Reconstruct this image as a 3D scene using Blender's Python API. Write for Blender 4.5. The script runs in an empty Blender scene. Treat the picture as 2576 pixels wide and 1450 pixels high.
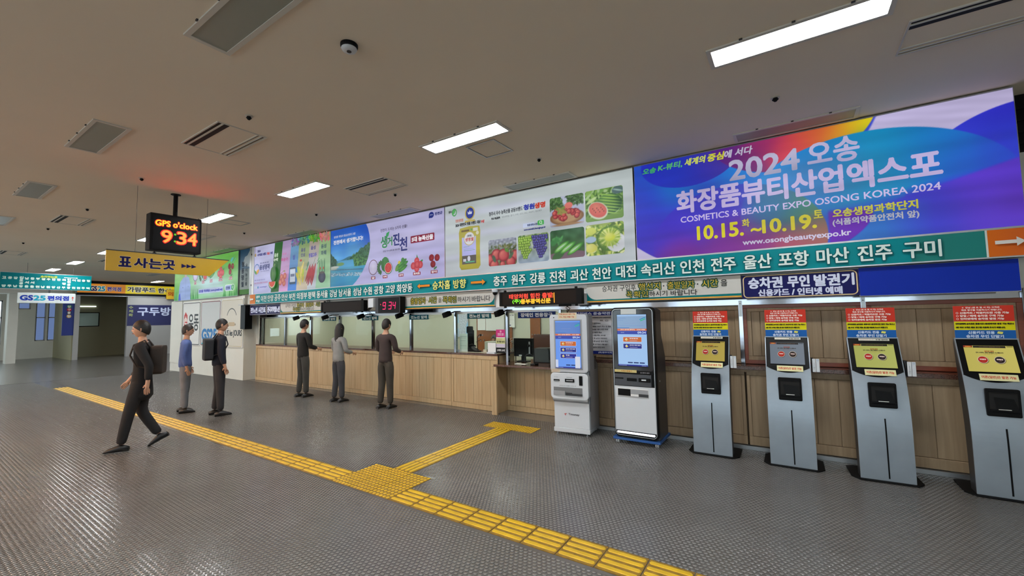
import bpy, bmesh, math, random
import numpy as np
from mathutils import Vector, Matrix, Euler

random.seed(7)
RNG = np.random.RandomState(5)
SC = bpy.context.scene
COL = SC.collection
PI = math.pi

# ------------------------------------------------------------------ camera
CAM_H = 1.73
yaw, pitch, roll = math.radians(33.304), math.radians(3.8688), math.radians(-1.04385)
fwd = Vector((-math.sin(yaw) * math.cos(pitch), math.cos(yaw) * math.cos(pitch), math.sin(pitch)))
rgt = fwd.cross(Vector((0, 0, 1))).normalized()
up = rgt.cross(fwd)
r2 = rgt * math.cos(roll) + up * math.sin(roll)
u2 = up * math.cos(roll) - rgt * math.sin(roll)
cd = bpy.data.cameras.new('camera')
cd.sensor_width = 36.0
cd.lens = 1059.28 / 2576 * 36.0
cd.clip_start = 0.05
cd.clip_end = 200
cam = bpy.data.objects.new('camera', cd)
COL.objects.link(cam)
cam.matrix_world = Matrix(((r2.x, u2.x, -fwd.x, 0), (r2.y, u2.y, -fwd.y, 0), (r2.z, u2.z, -fwd.z, CAM_H), (0, 0, 0, 1)))
SC.camera = cam

# ------------------------------------------------------------------ exposure
SC.view_settings.view_transform = 'Standard'
SC.view_settings.look = 'None'
SC.view_settings.exposure = 0.0
SC.view_settings.gamma = 1.0
SC.view_settings.use_curve_mapping = False
SC.cycles.use_denoising = True
SC.cycles.max_bounces = 8
SC.cycles.diffuse_bounces = 4
SC.cycles.glossy_bounces = 3
SC.cycles.transmission_bounces = 6
SC.cycles.transparent_max_bounces = 8
SC.cycles.sample_clamp_indirect = 4.0
SC.cycles.caustics_reflective = False
SC.cycles.caustics_refractive = False

# ------------------------------------------------------------------ world: overcast morning sky outside the windows
W = bpy.data.worlds.new('overcast_sky')
SC.world = W
W.use_nodes = True
bg = W.node_tree.nodes['Background']
bg.inputs[0].default_value = (0.78, 0.88, 1.0, 1)
bg.inputs[1].default_value = 4.0

def window_portal(name, loc, rot, sx, sy):
    l = bpy.data.lights.new(name, 'AREA')
    l.shape = 'RECTANGLE'
    l.size, l.size_y = sx, sy
    l.cycles.is_portal = True
    o = bpy.data.objects.new(name, l)
    o.location, o.rotation_euler = loc, rot
    COL.objects.link(o)

# hall dimensions
XL, XR, YB, YF, ZC = -33.0, 4.2, -9.0, 12.0, 3.9
LAMP = 70.0            # emission of a fluorescent ceiling panel
WIN_B = [(-30.0 + 5.0 * i, -26.0 + 5.0 * i) for i in range(7)]      # windows in the wall behind the camera (x ranges)
for a, b in WIN_B:
    window_portal('window_portal', ((a + b) / 2, YB + 0.02, 1.75), (PI / 2, 0, 0), b - a, 2.7)

# ------------------------------------------------------------------ helpers: materials
def lin(c):
    out = []
    for x in c[:3]:
        x = x / 255.0
        out.append(x / 12.92 if x <= 0.04045 else ((x + 0.055) / 1.055) ** 2.4)
    return tuple(out)

def nlink(nt, a, b):
    nt.links.new(a, b)

MATS = {}
def mat(name, rgb, rough=0.5, metal=0.0, spec=0.5, noise=0.0, nscale=8.0, stretch=None, bump=0.0, bscale=60.0, rand=0.0, emit=0.0, coat=0.0):
    if name in MATS:
        return MATS[name]
    m = bpy.data.materials.new(name)
    m.use_nodes = True
    nt = m.node_tree
    p = nt.nodes['Principled BSDF']
    c = lin(rgb)
    p.inputs['Base Color'].default_value = (*c, 1)
    p.inputs['Roughness'].default_value = rough
    p.inputs['Metallic'].default_value = metal
    p.inputs['Specular IOR Level'].default_value = spec
    p.inputs['Coat Weight'].default_value = coat
    if emit:
        p.inputs['Emission Color'].default_value = (*c, 1)
        p.inputs['Emission Strength'].default_value = emit
    if noise or rand or bump:
        tc = nt.nodes.new('ShaderNodeTexCoord')
        mp = nt.nodes.new('ShaderNodeMapping')
        if stretch:
            mp.inputs['Scale'].default_value = stretch
        nlink(nt, tc.outputs['Object'], mp.inputs['Vector'])
    if noise or rand:
        hs = nt.nodes.new('ShaderNodeHueSaturation')
        hs.inputs['Color'].default_value = (*c, 1)
        val = None
        if noise:
            nz = nt.nodes.new('ShaderNodeTexNoise')
            nz.inputs['Scale'].default_value = nscale
            nz.inputs['Detail'].default_value = 4
            nlink(nt, mp.outputs['Vector'], nz.inputs['Vector'])
            mr = nt.nodes.new('ShaderNodeMapRange')
            mr.inputs['From Min'].default_value = 0.3
            mr.inputs['From Max'].default_value = 0.7
            mr.inputs['To Min'].default_value = 1 - noise
            mr.inputs['To Max'].default_value = 1 + noise
            nlink(nt, nz.outputs['Fac'], mr.inputs['Value'])
            val = mr.outputs['Result']
        if rand:
            oi = nt.nodes.new('ShaderNodeObjectInfo')
            m2 = nt.nodes.new('ShaderNodeMapRange')
            m2.inputs['To Min'].default_value = 1 - rand
            m2.inputs['To Max'].default_value = 1 + rand
            nlink(nt, oi.outputs['Random'], m2.inputs['Value'])
            if val is not None:
                mu = nt.nodes.new('ShaderNodeMath')
                mu.operation = 'MULTIPLY'
                nlink(nt, val, mu.inputs[0])
                nlink(nt, m2.outputs['Result'], mu.inputs[1])
                val = mu.outputs[0]
            else:
                val = m2.outputs['Result']
        nlink(nt, val, hs.inputs['Value'])
        nlink(nt, hs.outputs['Color'], p.inputs['Base Color'])
    if bump:
        nb = nt.nodes.new('ShaderNodeTexNoise')
        nb.inputs['Scale'].default_value = bscale
        nb.inputs['Detail'].default_value = 3
        nlink(nt, mp.outputs['Vector'], nb.inputs['Vector'])
        bn = nt.nodes.new('ShaderNodeBump')
        bn.inputs['Strength'].default_value = bump
        bn.inputs['Distance'].default_value = 0.01
        nlink(nt, nb.outputs['Fac'], bn.inputs['Height'])
        nlink(nt, bn.outputs['Normal'], p.inputs['Normal'])
    MATS[name] = m
    return m

def print_mat(name, strength, rough=0.35, matte=False, bands=0.0):
    """flat printed film: the inks come from the mesh's colour attribute."""
    m = bpy.data.materials.new(name)
    m.use_nodes = True
    nt = m.node_tree
    p = nt.nodes['Principled BSDF']
    at = nt.nodes.new('ShaderNodeAttribute')
    at.attribute_name = 'ink'
    p.inputs['Roughness'].default_value = rough
    if matte:
        p.inputs['Specular IOR Level'].default_value = 0.12
        nlink(nt, at.outputs['Color'], p.inputs['Base Color'])
    else:
        p.inputs['Base Color'].default_value = (0.01, 0.01, 0.01, 1)
        p.inputs['Specular IOR Level'].default_value = 0.2
        nlink(nt, at.outputs['Color'], p.inputs['Emission Color'])
        p.inputs['Emission Strength'].default_value = strength
        if bands:      # uneven tubes behind a light box
            tc = nt.nodes.new('ShaderNodeTexCoord')
            mp = nt.nodes.new('ShaderNodeMapping')
            mp.inputs['Scale'].default_value = (0.5, 1, 3.2)
            nz = nt.nodes.new('ShaderNodeTexNoise')
            nz.inputs['Scale'].default_value = 1.6
            nz.inputs['Detail'].default_value = 1
            mr = nt.nodes.new('ShaderNodeMapRange')
            mr.inputs['From Min'].default_value = 0.3
            mr.inputs['From Max'].default_value = 0.7
            mr.inputs['To Min'].default_value = strength * (1 - bands)
            mr.inputs['To Max'].default_value = strength * (1 + bands)
            nlink(nt, tc.outputs['Object'], mp.inputs['Vector'])
            nlink(nt, mp.outputs['Vector'], nz.inputs['Vector'])
            nlink(nt, nz.outputs['Fac'], mr.inputs['Value'])
            nlink(nt, mr.outputs['Result'], p.inputs['Emission Strength'])
    MATS[name] = m
    return m

P_LIT = print_mat('backlit_print', 0.78, bands=0.16)
P_SCR = print_mat('screen_print', 0.86, rough=0.1)
P_LED = print_mat('led_print', 1.15)
P_CLK = print_mat('bright_led_print', 18.0)
P_MAT = print_mat('matte_print', 0, rough=0.4, matte=True)
P_FLAT = print_mat('glossy_print', 0, rough=0.4, matte=True)

# ------------------------------------------------------------------ helpers: geometry
class MB:
    def __init__(s):
        s.v, s.f = [], []
    def add(s, vs, fs):
        n = len(s.v)
        s.v += [tuple(v) for v in vs]
        s.f += [tuple(i + n for i in f) for f in fs]
        return s
    def box(s, x0, x1, y0, y1, z0, z1):
        vs = [(x0, y0, z0), (x1, y0, z0), (x1, y1, z0), (x0, y1, z0), (x0, y0, z1), (x1, y0, z1), (x1, y1, z1), (x0, y1, z1)]
        return s.add(vs, [(0, 3, 2, 1), (4, 5, 6, 7), (0, 1, 5, 4), (1, 2, 6, 5), (2, 3, 7, 6), (3, 0, 4, 7)])
    def prism(s, poly, a0, a1, axis='y'):
        """extrude a 2D outline along an axis: 'y' (x,z outline), 'x' (y,z outline), 'z' (x,y outline)"""
        def P(p, a):
            return {'y': (p[0], a, p[1]), 'x': (a, p[0], p[1]), 'z': (p[0], p[1], a)}[axis]
        n = len(poly)
        vs = [P(p, a0) for p in poly] + [P(p, a1) for p in poly]
        fs = [tuple(range(n)), tuple(range(2 * n - 1, n - 1, -1))]
        fs += [(i, i + n, (i + 1) % n + n, (i + 1) % n) for i in range(n)]
        return s.add(vs, fs)
    def tube(s, pts, r, n=8, cap=True):
        pts = [Vector(p) for p in pts]
        rs = r if isinstance(r, (list, tuple)) else [r] * len(pts)
        vs, fs = [], []
        a = None
        for i, p in enumerate(pts):
            d = (pts[min(i + 1, len(pts) - 1)] - pts[max(i - 1, 0)]).normalized()
            if a is None:
                a = d.cross(Vector((0, 0, 1)))
                if a.length < 1e-2:
                    a = Vector((1, 0, 0))
            a = a - d * a.dot(d)
            a.normalize()
            b = d.cross(a)
            for k in range(n):
                t = 2 * PI * k / n
                vs.append(p + (a * math.cos(t) + b * math.sin(t)) * rs[i])
        for i in range(len(pts) - 1):
            for k in range(n):
                fs.append((i * n + k, i * n + (k + 1) % n, (i + 1) * n + (k + 1) % n, (i + 1) * n + k))
        if cap:
            fs.append(tuple(range(n - 1, -1, -1)))
            fs.append(tuple(range((len(pts) - 1) * n, len(pts) * n)))
        return s.add(vs, fs)
    def lathe(s, prof, n=20, c=(0, 0, 0), sx=1.0, sy=1.0):
        vs, fs = [], []
        for (r, z) in prof:
            for k in range(n):
                t = 2 * PI * k / n
                vs.append((c[0] + r * sx * math.cos(t), c[1] + r * sy * math.sin(t), c[2] + z))
        for i in range(len(prof) - 1):
            for k in range(n):
                fs.append((i * n + k, i * n + (k + 1) % n, (i + 1) * n + (k + 1) % n, (i + 1) * n + k))
        fs.append(tuple(range(n - 1, -1, -1)))
        fs.append(tuple(range((len(prof) - 1) * n, len(prof) * n)))
        return s.add(vs, fs)
    def mesh(s, name, m, bevel=0.0, seg=2, smooth=False):
        me = bpy.data.meshes.new(name)
        me.from_pydata(s.v, [], s.f)
        bm = bmesh.new()
        bm.from_mesh(me)
        bmesh.ops.recalc_face_normals(bm, faces=bm.faces)
        if bevel:
            es = [e for e in bm.edges if len(e.link_faces) == 2 and e.calc_face_angle(0) > 0.5]
            bmesh.ops.bevel(bm, geom=es, offset=bevel, segments=seg, affect='EDGES', profile=0.6, clamp_overlap=True)
        if smooth:
            for f in bm.faces:
                f.smooth = True
        bm.to_mesh(me)
        bm.free()
        if m is not None:
            me.materials.append(m)
        return me
    def build(s, name, m, parent=None, bevel=0.0, seg=2, smooth=False, kind=None, label=None):
        return link(name, s.mesh(name, m, bevel, seg, smooth), parent, kind, label)

def link(name, me, parent=None, kind=None, label=None, loc=None):
    o = bpy.data.objects.new(name, me)
    COL.objects.link(o)
    if parent is not None:
        o.parent = parent
    if kind:
        o['kind'] = kind
    if label:
        o['label'] = label
    if loc is not None:
        o.location = loc
    return o

def thing(name, label, cat, loc=(0, 0, 0), rotz=0.0, group=None, rot=None):
    o = bpy.data.objects.new(name, None)
    o.empty_display_size = 0.1
    COL.objects.link(o)
    o.location = loc
    o.rotation_euler = rot if rot else (0, 0, rotz)
    o['label'] = label
    o['category'] = cat
    if group:
        o['group'] = group
    return o

def tag(o, label, cat, group=None):
    o['label'] = label
    o['category'] = cat
    if group:
        o['group'] = group
    return o

def struct(name, mb, m, **k):
    return mb.build(name, m, kind='structure', **k)

def copy_tree(o, parent=None, label=None):
    c = o.copy()
    COL.objects.link(c)
    c.parent = parent
    if label:
        c['label'] = label
    for ch in list(o.children):
        copy_tree(ch, c)
    return c

def rrect_pts(x0, z0, x1, z1, r, n=5):
    r = min(r, abs(x1 - x0) / 2, abs(z1 - z0) / 2)
    pts = []
    for cx, cz, a in ((x1 - r, z0 + r, -PI / 2), (x1 - r, z1 - r, 0), (x0 + r, z1 - r, PI / 2), (x0 + r, z0 + r, PI)):
        for i in range(n + 1):
            t = a + PI / 2 * i / n
            pts.append((cx + r * math.cos(t), cz + r * math.sin(t)))
    return pts

# ------------------------------------------------------------------ helpers: flat print (posters, lettering, screens)
_TXT = {}
TMP = bpy.data.scenes.new('source')          # scratch scene: keeps glyph and body baking fast

def baked(o):
    TMP.collection.objects.link(o)
    vl = TMP.view_layers[0]
    vl.update()
    return bpy.data.meshes.new_from_object(o.evaluated_get(vl.depsgraph))

USED = set()          # characters asked for so far
PENDING = []          # sheets whose lettering is added once all glyphs are known
GLYPHS, ADV = {}, {}
def bake_glyphs():
    """every character used on the signs, converted to outlines in one go"""
    chars = sorted(USED - {' '})
    latin = [ch for ch in chars if ord(ch) < 256]
    han = [ch for ch in chars if ord(ch) >= 256]
    lines = han + latin + [ch + '|' for ch in latin] + ['|'] + (['\uac00|'] if han else [])
    c = bpy.data.curves.new('lettering_source', 'FONT')
    c.body = '\n'.join(lines)
    c.resolution_u = 3
    c.space_line = 3.0
    o = bpy.data.objects.new('lettering_source', c)
    me = baked(o)
    n = len(me.vertices)
    co = np.zeros(n * 3)
    me.vertices.foreach_get('co', co)
    co = co.reshape(-1, 3)[:, :2]
    row = np.round((-co[:, 1] + 0.3) / 3.0).astype(int)
    faces = [[] for _ in lines]
    for p in me.polygons:
        vi = tuple(p.vertices)
        faces[row[vi[0]]].append(vi)
    k0 = len(han) + len(latin)
    bar = co[row == k0 + len(latin)][:, 0].max()
    wide = co[row == k0 + len(latin) + 1][:, 0].max() - bar if han else 1.0
    for i, ch in enumerate(han + latin):
        idx = np.nonzero(row == i)[0]
        mp = {int(k): j for j, k in enumerate(idx)}
        g = co[idx].copy()
        g[:, 1] += i * 3.0
        GLYPHS[ch] = (g, [tuple(mp[k] for k in f) for f in faces[i]])
        ADV[ch] = wide
    for j, ch in enumerate(latin):
        ADV[ch] = co[row == k0 + j][:, 0].max() - bar
    ADV[' '] = 0.28
    GLYPHS[' '] = (np.zeros((0, 2)), [])
    bpy.data.objects.remove(o)
    bpy.data.curves.remove(c)
    bpy.data.meshes.remove(me)

def text_mesh(s, res=3):
    if s in _TXT:
        return _TXT[s]
    pen, vs, fs, n = 0.0, [], [], 0
    for ch in s:
        g, f = GLYPHS[ch]
        if len(g):
            vs.append(g + np.array([pen, 0.0]))
            fs += [tuple(k + n for k in q) for q in f]
            n += len(g)
        pen += ADV[ch]
    co = np.concatenate(vs)
    lo, hi = co.min(0), co.max(0)
    _TXT[s] = ((co - lo) / (hi - lo), fs, (hi - lo))
    return _TXT[s]

class Sheet:
    """coloured flat shapes on a panel that faces local -y; x to the right, z up."""
    STEP = 0.00016
    def __init__(s):
        s.v, s.f, s.c, s.k, s.later = [], [], [], 0, []
    def _put(s, pts, fs, cols):
        n = len(s.v)
        y = -s.STEP * s.k
        s.v += [(p[0], y, p[1]) for p in pts]
        s.c += cols
        s.f += [tuple(i + n for i in f) for f in fs]
    def poly(s, pts, col, cols=None, layer=True):
        if layer:
            s.k += 1
        cs = [lin(c) for c in cols] if cols else [lin(col)] * len(pts)
        s._put(pts, [tuple(range(len(pts)))], cs)
        return s
    def rect(s, x0, z0, x1, z1, col, top=None, right=None):
        if top:
            return s.poly([(x0, z0), (x1, z0), (x1, z1), (x0, z1)], None, [col, col, top, top])
        if right:
            return s.poly([(x0, z0), (x1, z0), (x1, z1), (x0, z1)], None, [col, right, right, col])
        return s.poly([(x0, z0), (x1, z0), (x1, z1), (x0, z1)], col)
    def rrect(s, x0, z0, x1, z1, r, col):
        return s.poly(rrect_pts(x0, z0, x1, z1, r), col)
    def ell(s, cx, cz, rx, rz, col, rot=0.0, n=20, mid=None, a0=0, a1=2 * PI):
        s.k += 1
        pts = [(cx, cz)]
        for i in range(n + (0 if a1 - a0 >= 2 * PI - 1e-6 else 1)):
            t = a0 + (a1 - a0) * i / n
            x, z = rx * math.cos(t), rz * math.sin(t)
            pts.append((cx + x * math.cos(rot) - z * math.sin(rot), cz + x * math.sin(rot) + z * math.cos(rot)))
        m = len(pts) - 1
        full = a1 - a0 >= 2 * PI - 1e-6
        fs = [(0, i + 1, (i + 1) % m + 1) for i in range(m if full else m - 1)]
        s._put(pts, fs, [lin(mid or col)] + [lin(col)] * m)
        return s
    def ring(s, cx, cz, r0, r1, col, n=24, a0=0, a1=2 * PI, sz=1.0):
        s.k += 1
        pts, fs = [], []
        for i in range(n + 1):
            t = a0 + (a1 - a0) * i / n
            pts += [(cx + r0 * math.cos(t), cz + sz * r0 * math.sin(t)), (cx + r1 * math.cos(t), cz + sz * r1 * math.sin(t))]
        for i in range(n):
            fs.append((2 * i, 2 * i + 1, 2 * i + 3, 2 * i + 2))
        s._put(pts, fs, [lin(col)] * len(pts))
        return s
    def line(s, x0, z0, x1, z1, w, col):
        d = math.hypot(x1 - x0, z1 - z0) or 1
        nx, nz = -(z1 - z0) / d * w / 2, (x1 - x0) / d * w / 2
        return s.poly([(x0 - nx, z0 - nz), (x1 - nx, z1 - nz), (x1 + nx, z1 + nz), (x0 + nx, z0 + nz)], col)
    def frame(s, x0, z0, x1, z1, r, w, col):
        a, b = rrect_pts(x0, z0, x1, z1, r), rrect_pts(x0 + w, z0 + w, x1 - w, z1 - w, max(r - w, 0.001))
        n = len(a)
        s.k += 1
        s._put(a + b, [(i, (i + 1) % n, (i + 1) % n + n, i + n) for i in range(n)], [lin(col)] * (2 * n))
        return s
    def text(s, t, x0, z0, x1, z1, col, bold=0.0, outline=None, ow=0.0, shear=0.0, top=None, copies=6, res=3):
        """lettering stretched to the ink box x0..x1, z0..z1"""
        USED.update(t)
        s.later.append((s.k, t, x0, z0, x1, z1, col, bold, outline, ow, shear, top, copies))
        s.k += 4.3 + .15 * (copies if bold else 0)
        return s
    def _letter(s, k, t, x0, z0, x1, z1, col, bold, outline, ow, shear, top, copies):
        co, fs, _ = text_mesh(t)
        s.k = k
        def stamp(dx, dz, c, c2):
            s.k += .15
            X = x0 + co[:, 0] * (x1 - x0) + dx + shear * co[:, 1] * (z1 - z0)
            Z = z0 + co[:, 1] * (z1 - z0) + dz
            if c2:
                cs = [tuple(c[i] * (1 - a) + c2[i] * a for i in range(3)) for a in co[:, 1].tolist()]
            else:
                cs = [c] * len(co)
            s._put(list(zip(X.tolist(), Z.tolist())), fs, cs)
        if outline:
            s.k += 2
            for i in range(8):
                t_ = 2 * PI * i / 8
                stamp(ow * math.cos(t_), ow * math.sin(t_), lin(outline), None)
        s.k += 2 if not outline else .8
        c, c2 = lin(col), (lin(top) if top else None)
        if bold:
            for i in range(copies):
                t_ = 2 * PI * i / copies
                stamp(bold * math.cos(t_), bold * math.sin(t_), c, c2)
        stamp(0, 0, c, c2)
    def grid(s, arr, x0, z0, x1, z1):
        """arr: H x W x 3 of sRGB 0..255, row 0 at the top"""
        H, Wd = arr.shape[:2]
        s.k += 1
        a = np.clip(arr, 0, 255) / 255.0
        a = np.where(a <= 0.04045, a / 12.92, ((a + 0.055) / 1.055) ** 2.4)
        xs = np.linspace(x0, x1, Wd)
        zs = np.linspace(z1, z0, H)
        X, Z = np.meshgrid(xs, zs)
        n = len(s.v)
        y = -s.STEP * s.k
        s.v += list(zip(X.ravel().tolist(), [y] * (H * Wd), Z.ravel().tolist()))
        s.c += [tuple(q) for q in a.reshape(-1, 3).tolist()]
        idx = np.arange(H * Wd).reshape(H, Wd) + n
        q = np.stack([idx[1:, :-1], idx[1:, 1:], idx[:-1, 1:], idx[:-1, :-1]], -1).reshape(-1, 4)
        s.f += [tuple(t) for t in q.tolist()]
        return s
    def build(s, name, m, parent=None, y=0.0, kind=None, label=None, xf=None):
        me = bpy.data.meshes.new(name)
        me.materials.append(m)
        PENDING.append((s, me, y))
        return link(name, me, parent, kind, label)
    def fill(s, me, y):
        for q in s.later:
            s._letter(*q)
        me.from_pydata([(v[0], v[1] + y, v[2]) for v in s.v], [], s.f)
        at = me.attributes.new('ink', 'FLOAT_COLOR', 'POINT')
        buf = np.ones((len(s.c), 4), dtype=np.float32)
        buf[:, :3] = np.array(s.c, dtype=np.float32)
        at.data.foreach_set('color', buf.ravel())

# raster painting for the photographs inside the posters (colours sRGB 0..255)
class Art:
    def __init__(s, w, h, px, col, top=None):
        s.W, s.H = int(w * px), int(h * px)
        s.w, s.h = w, h
        s.X, s.Z = np.meshgrid(np.linspace(0, w, s.W), np.linspace(h, 0, s.H))
        s.a = np.zeros((s.H, s.W, 3)) + np.array(col, float)
        if top:
            t = (s.Z / h)[..., None]
            s.a = s.a * (1 - t) + np.array(top, float) * t
        s.soft = w / s.W
    def mix(s, m, col):
        m = np.clip(m, 0, 1)[..., None]
        s.a = s.a * (1 - m) + (np.array(col, float) if not isinstance(col, np.ndarray) or col.ndim == 1 else col) * m
    def ell(s, cx, cz, rx, rz, col, rot=0.0, hi=None, soft=None, k=1.0, edge=None):
        c, q = math.cos(rot), math.sin(rot)
        dx, dz = s.X - cx, s.Z - cz
        u, v = (dx * c + dz * q) / rx, (-dx * q + dz * c) / rz
        d = np.sqrt(u * u + v * v)
        sf = soft or 1.2 * s.soft / min(rx, rz)
        m = np.clip((1 - d) / sf + 0.5, 0, 1) * k
        col = np.array(col, float)
        if hi is not None or edge is not None:
            t = np.clip(1 - np.sqrt((u + 0.35) ** 2 + (v - 0.4) ** 2) / 1.3, 0, 1)[..., None]
            cc = col * (1 - t) + np.array(hi if hi is not None else col, float) * t
            if edge is not None:
                e = np.clip((d - 0.6) / 0.4, 0, 1)[..., None]
                cc = cc * (1 - e) + np.array(edge, float) * e
            mm = m[..., None]
            s.a = s.a * (1 - mm) + cc * mm
        else:
            s.mix(m, col)
        return s
    def blur(s, n=1):
        for _ in range(n):
            b = np.pad(s.a, ((1, 1), (1, 1), (0, 0)), 'edge')
            s.a = (b[:-2, 1:-1] + b[2:, 1:-1] + b[1:-1, :-2] + b[1:-1, 2:] + 2 * b[1:-1, 1:-1]) / 6
    def mottle(s, amp, sc, seed=0, x0=None, x1=None, z0=None, z1=None):
        r = np.random.RandomState(seed)
        acc = np.zeros_like(s.X)
        for i in range(10):
            a = r.rand() * 2 * PI
            f = sc * (0.6 + r.rand())
            acc += np.sin((s.X * math.cos(a) + s.Z * math.sin(a)) * f + r.rand() * 7) * np.sin((s.Z * math.cos(a) - s.X * math.sin(a)) * f * 0.8 + r.rand() * 7)
        m = np.ones_like(s.X)
        if x0 is not None:
            m = ((s.X >= x0) & (s.X <= x1) & (s.Z >= z0) & (s.Z <= z1)).astype(float)
        s.a = s.a + (acc / 3 * amp * m)[..., None]
        return s
    def leaves(s, n, x0, x1, z0, z1, size, cols, seed=0):
        r = np.random.RandomState(seed)
        for _ in range(n):
            c = cols[r.randint(len(cols))]
            s.ell(x0 + r.rand() * (x1 - x0), z0 + r.rand() * (z1 - z0), size * (0.6 + r.rand()), size * (0.25 + 0.3 * r.rand()), c, rot=r.rand() * PI)
        return s

# ------------------------------------------------------------------ materials
M_CEIL = mat('ceiling_paint', (232, 218, 198), 0.85, noise=0.03, nscale=0.6)
M_WALL = mat('wall_paint', (205, 205, 196), 0.7, noise=0.03, nscale=1.5)
M_OFFICE = mat('office_paint', (196, 198, 178), 0.8)
M_BEIGE = mat('beige_paint', (150, 146, 118), 0.8)
M_RUBBER = mat('rubber_floor', (100, 98, 95), 0.2, spec=0.9, noise=0.12, nscale=1.3, bump=0.04, bscale=120)
M_STUD = mat('rubber_stud', (120, 118, 115), 0.13, spec=1.0, noise=0.16, nscale=1.1)
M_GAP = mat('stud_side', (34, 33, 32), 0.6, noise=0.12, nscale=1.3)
M_YEL = mat('tactile_yellow', (222, 182, 34), 0.38, noise=0.14, nscale=9, rand=0.05)
M_DIRT_SHADE = mat('tactile_field', (146, 112, 32), 0.5, noise=0.3, nscale=22, rand=0.06)  # dirt noise over a yellow darkened to carry the shadows around the bars
M_BLACK = mat('black_plastic', (12, 12, 13), 0.4, spec=0.12)
M_BLACKM = mat('matte_black', (17, 17, 18), 0.6, spec=0.12)
M_DARK = mat('dark_grey_metal', (52, 53, 56), 0.4, metal=0.3)
M_STEEL = mat('polished_steel', (158, 160, 168), 0.1, metal=1.0, bump=0.12, bscale=2.5)
M_ALU = mat('aluminium', (178, 180, 182), 0.35, metal=0.9)
M_SILVER = mat('silver_paint', (146, 157, 167), 0.36, metal=0.45, noise=0.05, nscale=5)
M_WHITE = mat('white_paint', (226, 227, 226), 0.4)
M_OFFW = mat('offwhite_plastic', (204, 209, 214), 0.35)
M_GREYP = mat('grey_plastic', (150, 152, 155), 0.4)
M_LOUVRE = mat('lamp_frame', (205, 200, 190), 0.5)
M_PAPER = mat('paper', (232, 232, 226), 0.7)
M_REDW = mat('red_brown_wood', (126, 58, 34), 0.35, noise=0.18, nscale=3, stretch=(1, 1, 8))
M_DOORW = mat('door_wood', (138, 82, 38), 0.45, noise=0.15, nscale=3, stretch=(1, 1, 0.2))
M_DKWOOD = mat('dark_wood', (74, 44, 34), 0.45, noise=0.15, nscale=3)
M_BLUE = mat('blue_dolly', (36, 84, 150), 0.45)
M_PIPE = mat('wire', (90, 88, 84), 0.4, metal=0.7)
M_SLOT = mat('slot_void', (8, 8, 8), 0.8)
M_SCRGLASS = mat('dark_screen_glass', (44, 46, 50), 0.08)

def wood(name, c1, c2, rough=0.42, rand=0.08):
    m = bpy.data.materials.new(name)
    m.use_nodes = True
    nt = m.node_tree
    p = nt.nodes['Principled BSDF']
    p.inputs['Roughness'].default_value = rough
    p.inputs['Specular IOR Level'].default_value = 0.35
    tc = nt.nodes.new('ShaderNodeTexCoord')
    mp = nt.nodes.new('ShaderNodeMapping')
    mp.inputs['Scale'].default_value = (28, 28, 1.3)
    oi = nt.nodes.new('ShaderNodeObjectInfo')
    ad = nt.nodes.new('ShaderNodeVectorMath')
    ad.operation = 'ADD'
    nz = nt.nodes.new('ShaderNodeTexNoise')
    nz.inputs['Scale'].default_value = 1.0
    nz.inputs['Detail'].default_value = 5
    nz.inputs['Distortion'].default_value = 0.4
    cr = nt.nodes.new('ShaderNodeValToRGB')
    cr.color_ramp.elements[0].color = (*lin(c1), 1)
    cr.color_ramp.elements[1].color = (*lin(c2), 1)
    cr.color_ramp.elements[0].position = 0.3
    cr.color_ramp.elements[1].position = 0.72
    hs = nt.nodes.new('ShaderNodeHueSaturation')
    mr = nt.nodes.new('ShaderNodeMapRange')
    mr.inputs['To Min'].default_value = 1 - rand
    mr.inputs['To Max'].default_value = 1 + rand
    nlink(nt, tc.outputs['Object'], ad.inputs[0])
    nlink(nt, oi.outputs['Random'], ad.inputs[1])
    nlink(nt, ad.outputs[0], mp.inputs['Vector'])
    nlink(nt, mp.outputs['Vector'], nz.inputs['Vector'])
    nlink(nt, nz.outputs['Fac'], cr.inputs['Fac'])
    nlink(nt, cr.outputs['Color'], hs.inputs['Color'])
    nlink(nt, oi.outputs['Random'], mr.inputs['Value'])
    nlink(nt, mr.outputs['Result'], hs.inputs['Value'])
    nlink(nt, hs.outputs['Color'], p.inputs['Base Color'])
    bn = nt.nodes.new('ShaderNodeBump')
    bn.inputs['Strength'].default_value = 0.12
    bn.inputs['Distance'].default_value = 0.004
    nlink(nt, nz.outputs['Fac'], bn.inputs['Height'])
    nlink(nt, bn.outputs['Normal'], p.inputs['Normal'])
    return m
M_OAK = wood('limed_oak', (150, 126, 98), (172, 148, 118), rand=0.05)
M_OAKL = wood('pale_oak', (178, 152, 114), (196, 171, 134), rough=0.35, rand=0.04)

def granite():
    m = bpy.data.materials.new('brown_granite')
    m.use_nodes = True
    nt = m.node_tree
    p = nt.nodes['Principled BSDF']
    p.inputs['Roughness'].default_value = 0.12
    tc = nt.nodes.new('ShaderNodeTexCoord')
    vo = nt.nodes.new('ShaderNodeTexVoronoi')
    vo.inputs['Scale'].default_value = 240
    cr = nt.nodes.new('ShaderNodeValToRGB')
    els = cr.color_ramp.elements
    els[0].color = (*lin((48, 28, 24)), 1)
    els[1].color = (*lin((118, 86, 72)), 1)
    e = els.new(0.45)
    e.color = (*lin((92, 56, 46)), 1)
    e = els.new(0.2)
    e.color = (*lin((38, 26, 24)), 1)
    sp = nt.nodes.new('ShaderNodeSeparateColor')
    nlink(nt, tc.outputs['Object'], vo.inputs['Vector'])
    nlink(nt, vo.outputs['Color'], sp.inputs['Color'])
    nlink(nt, sp.outputs[0], cr.inputs['Fac'])
    nlink(nt, cr.outputs['Color'], p.inputs['Base Color'])
    return m
M_GRAN = granite()

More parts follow.
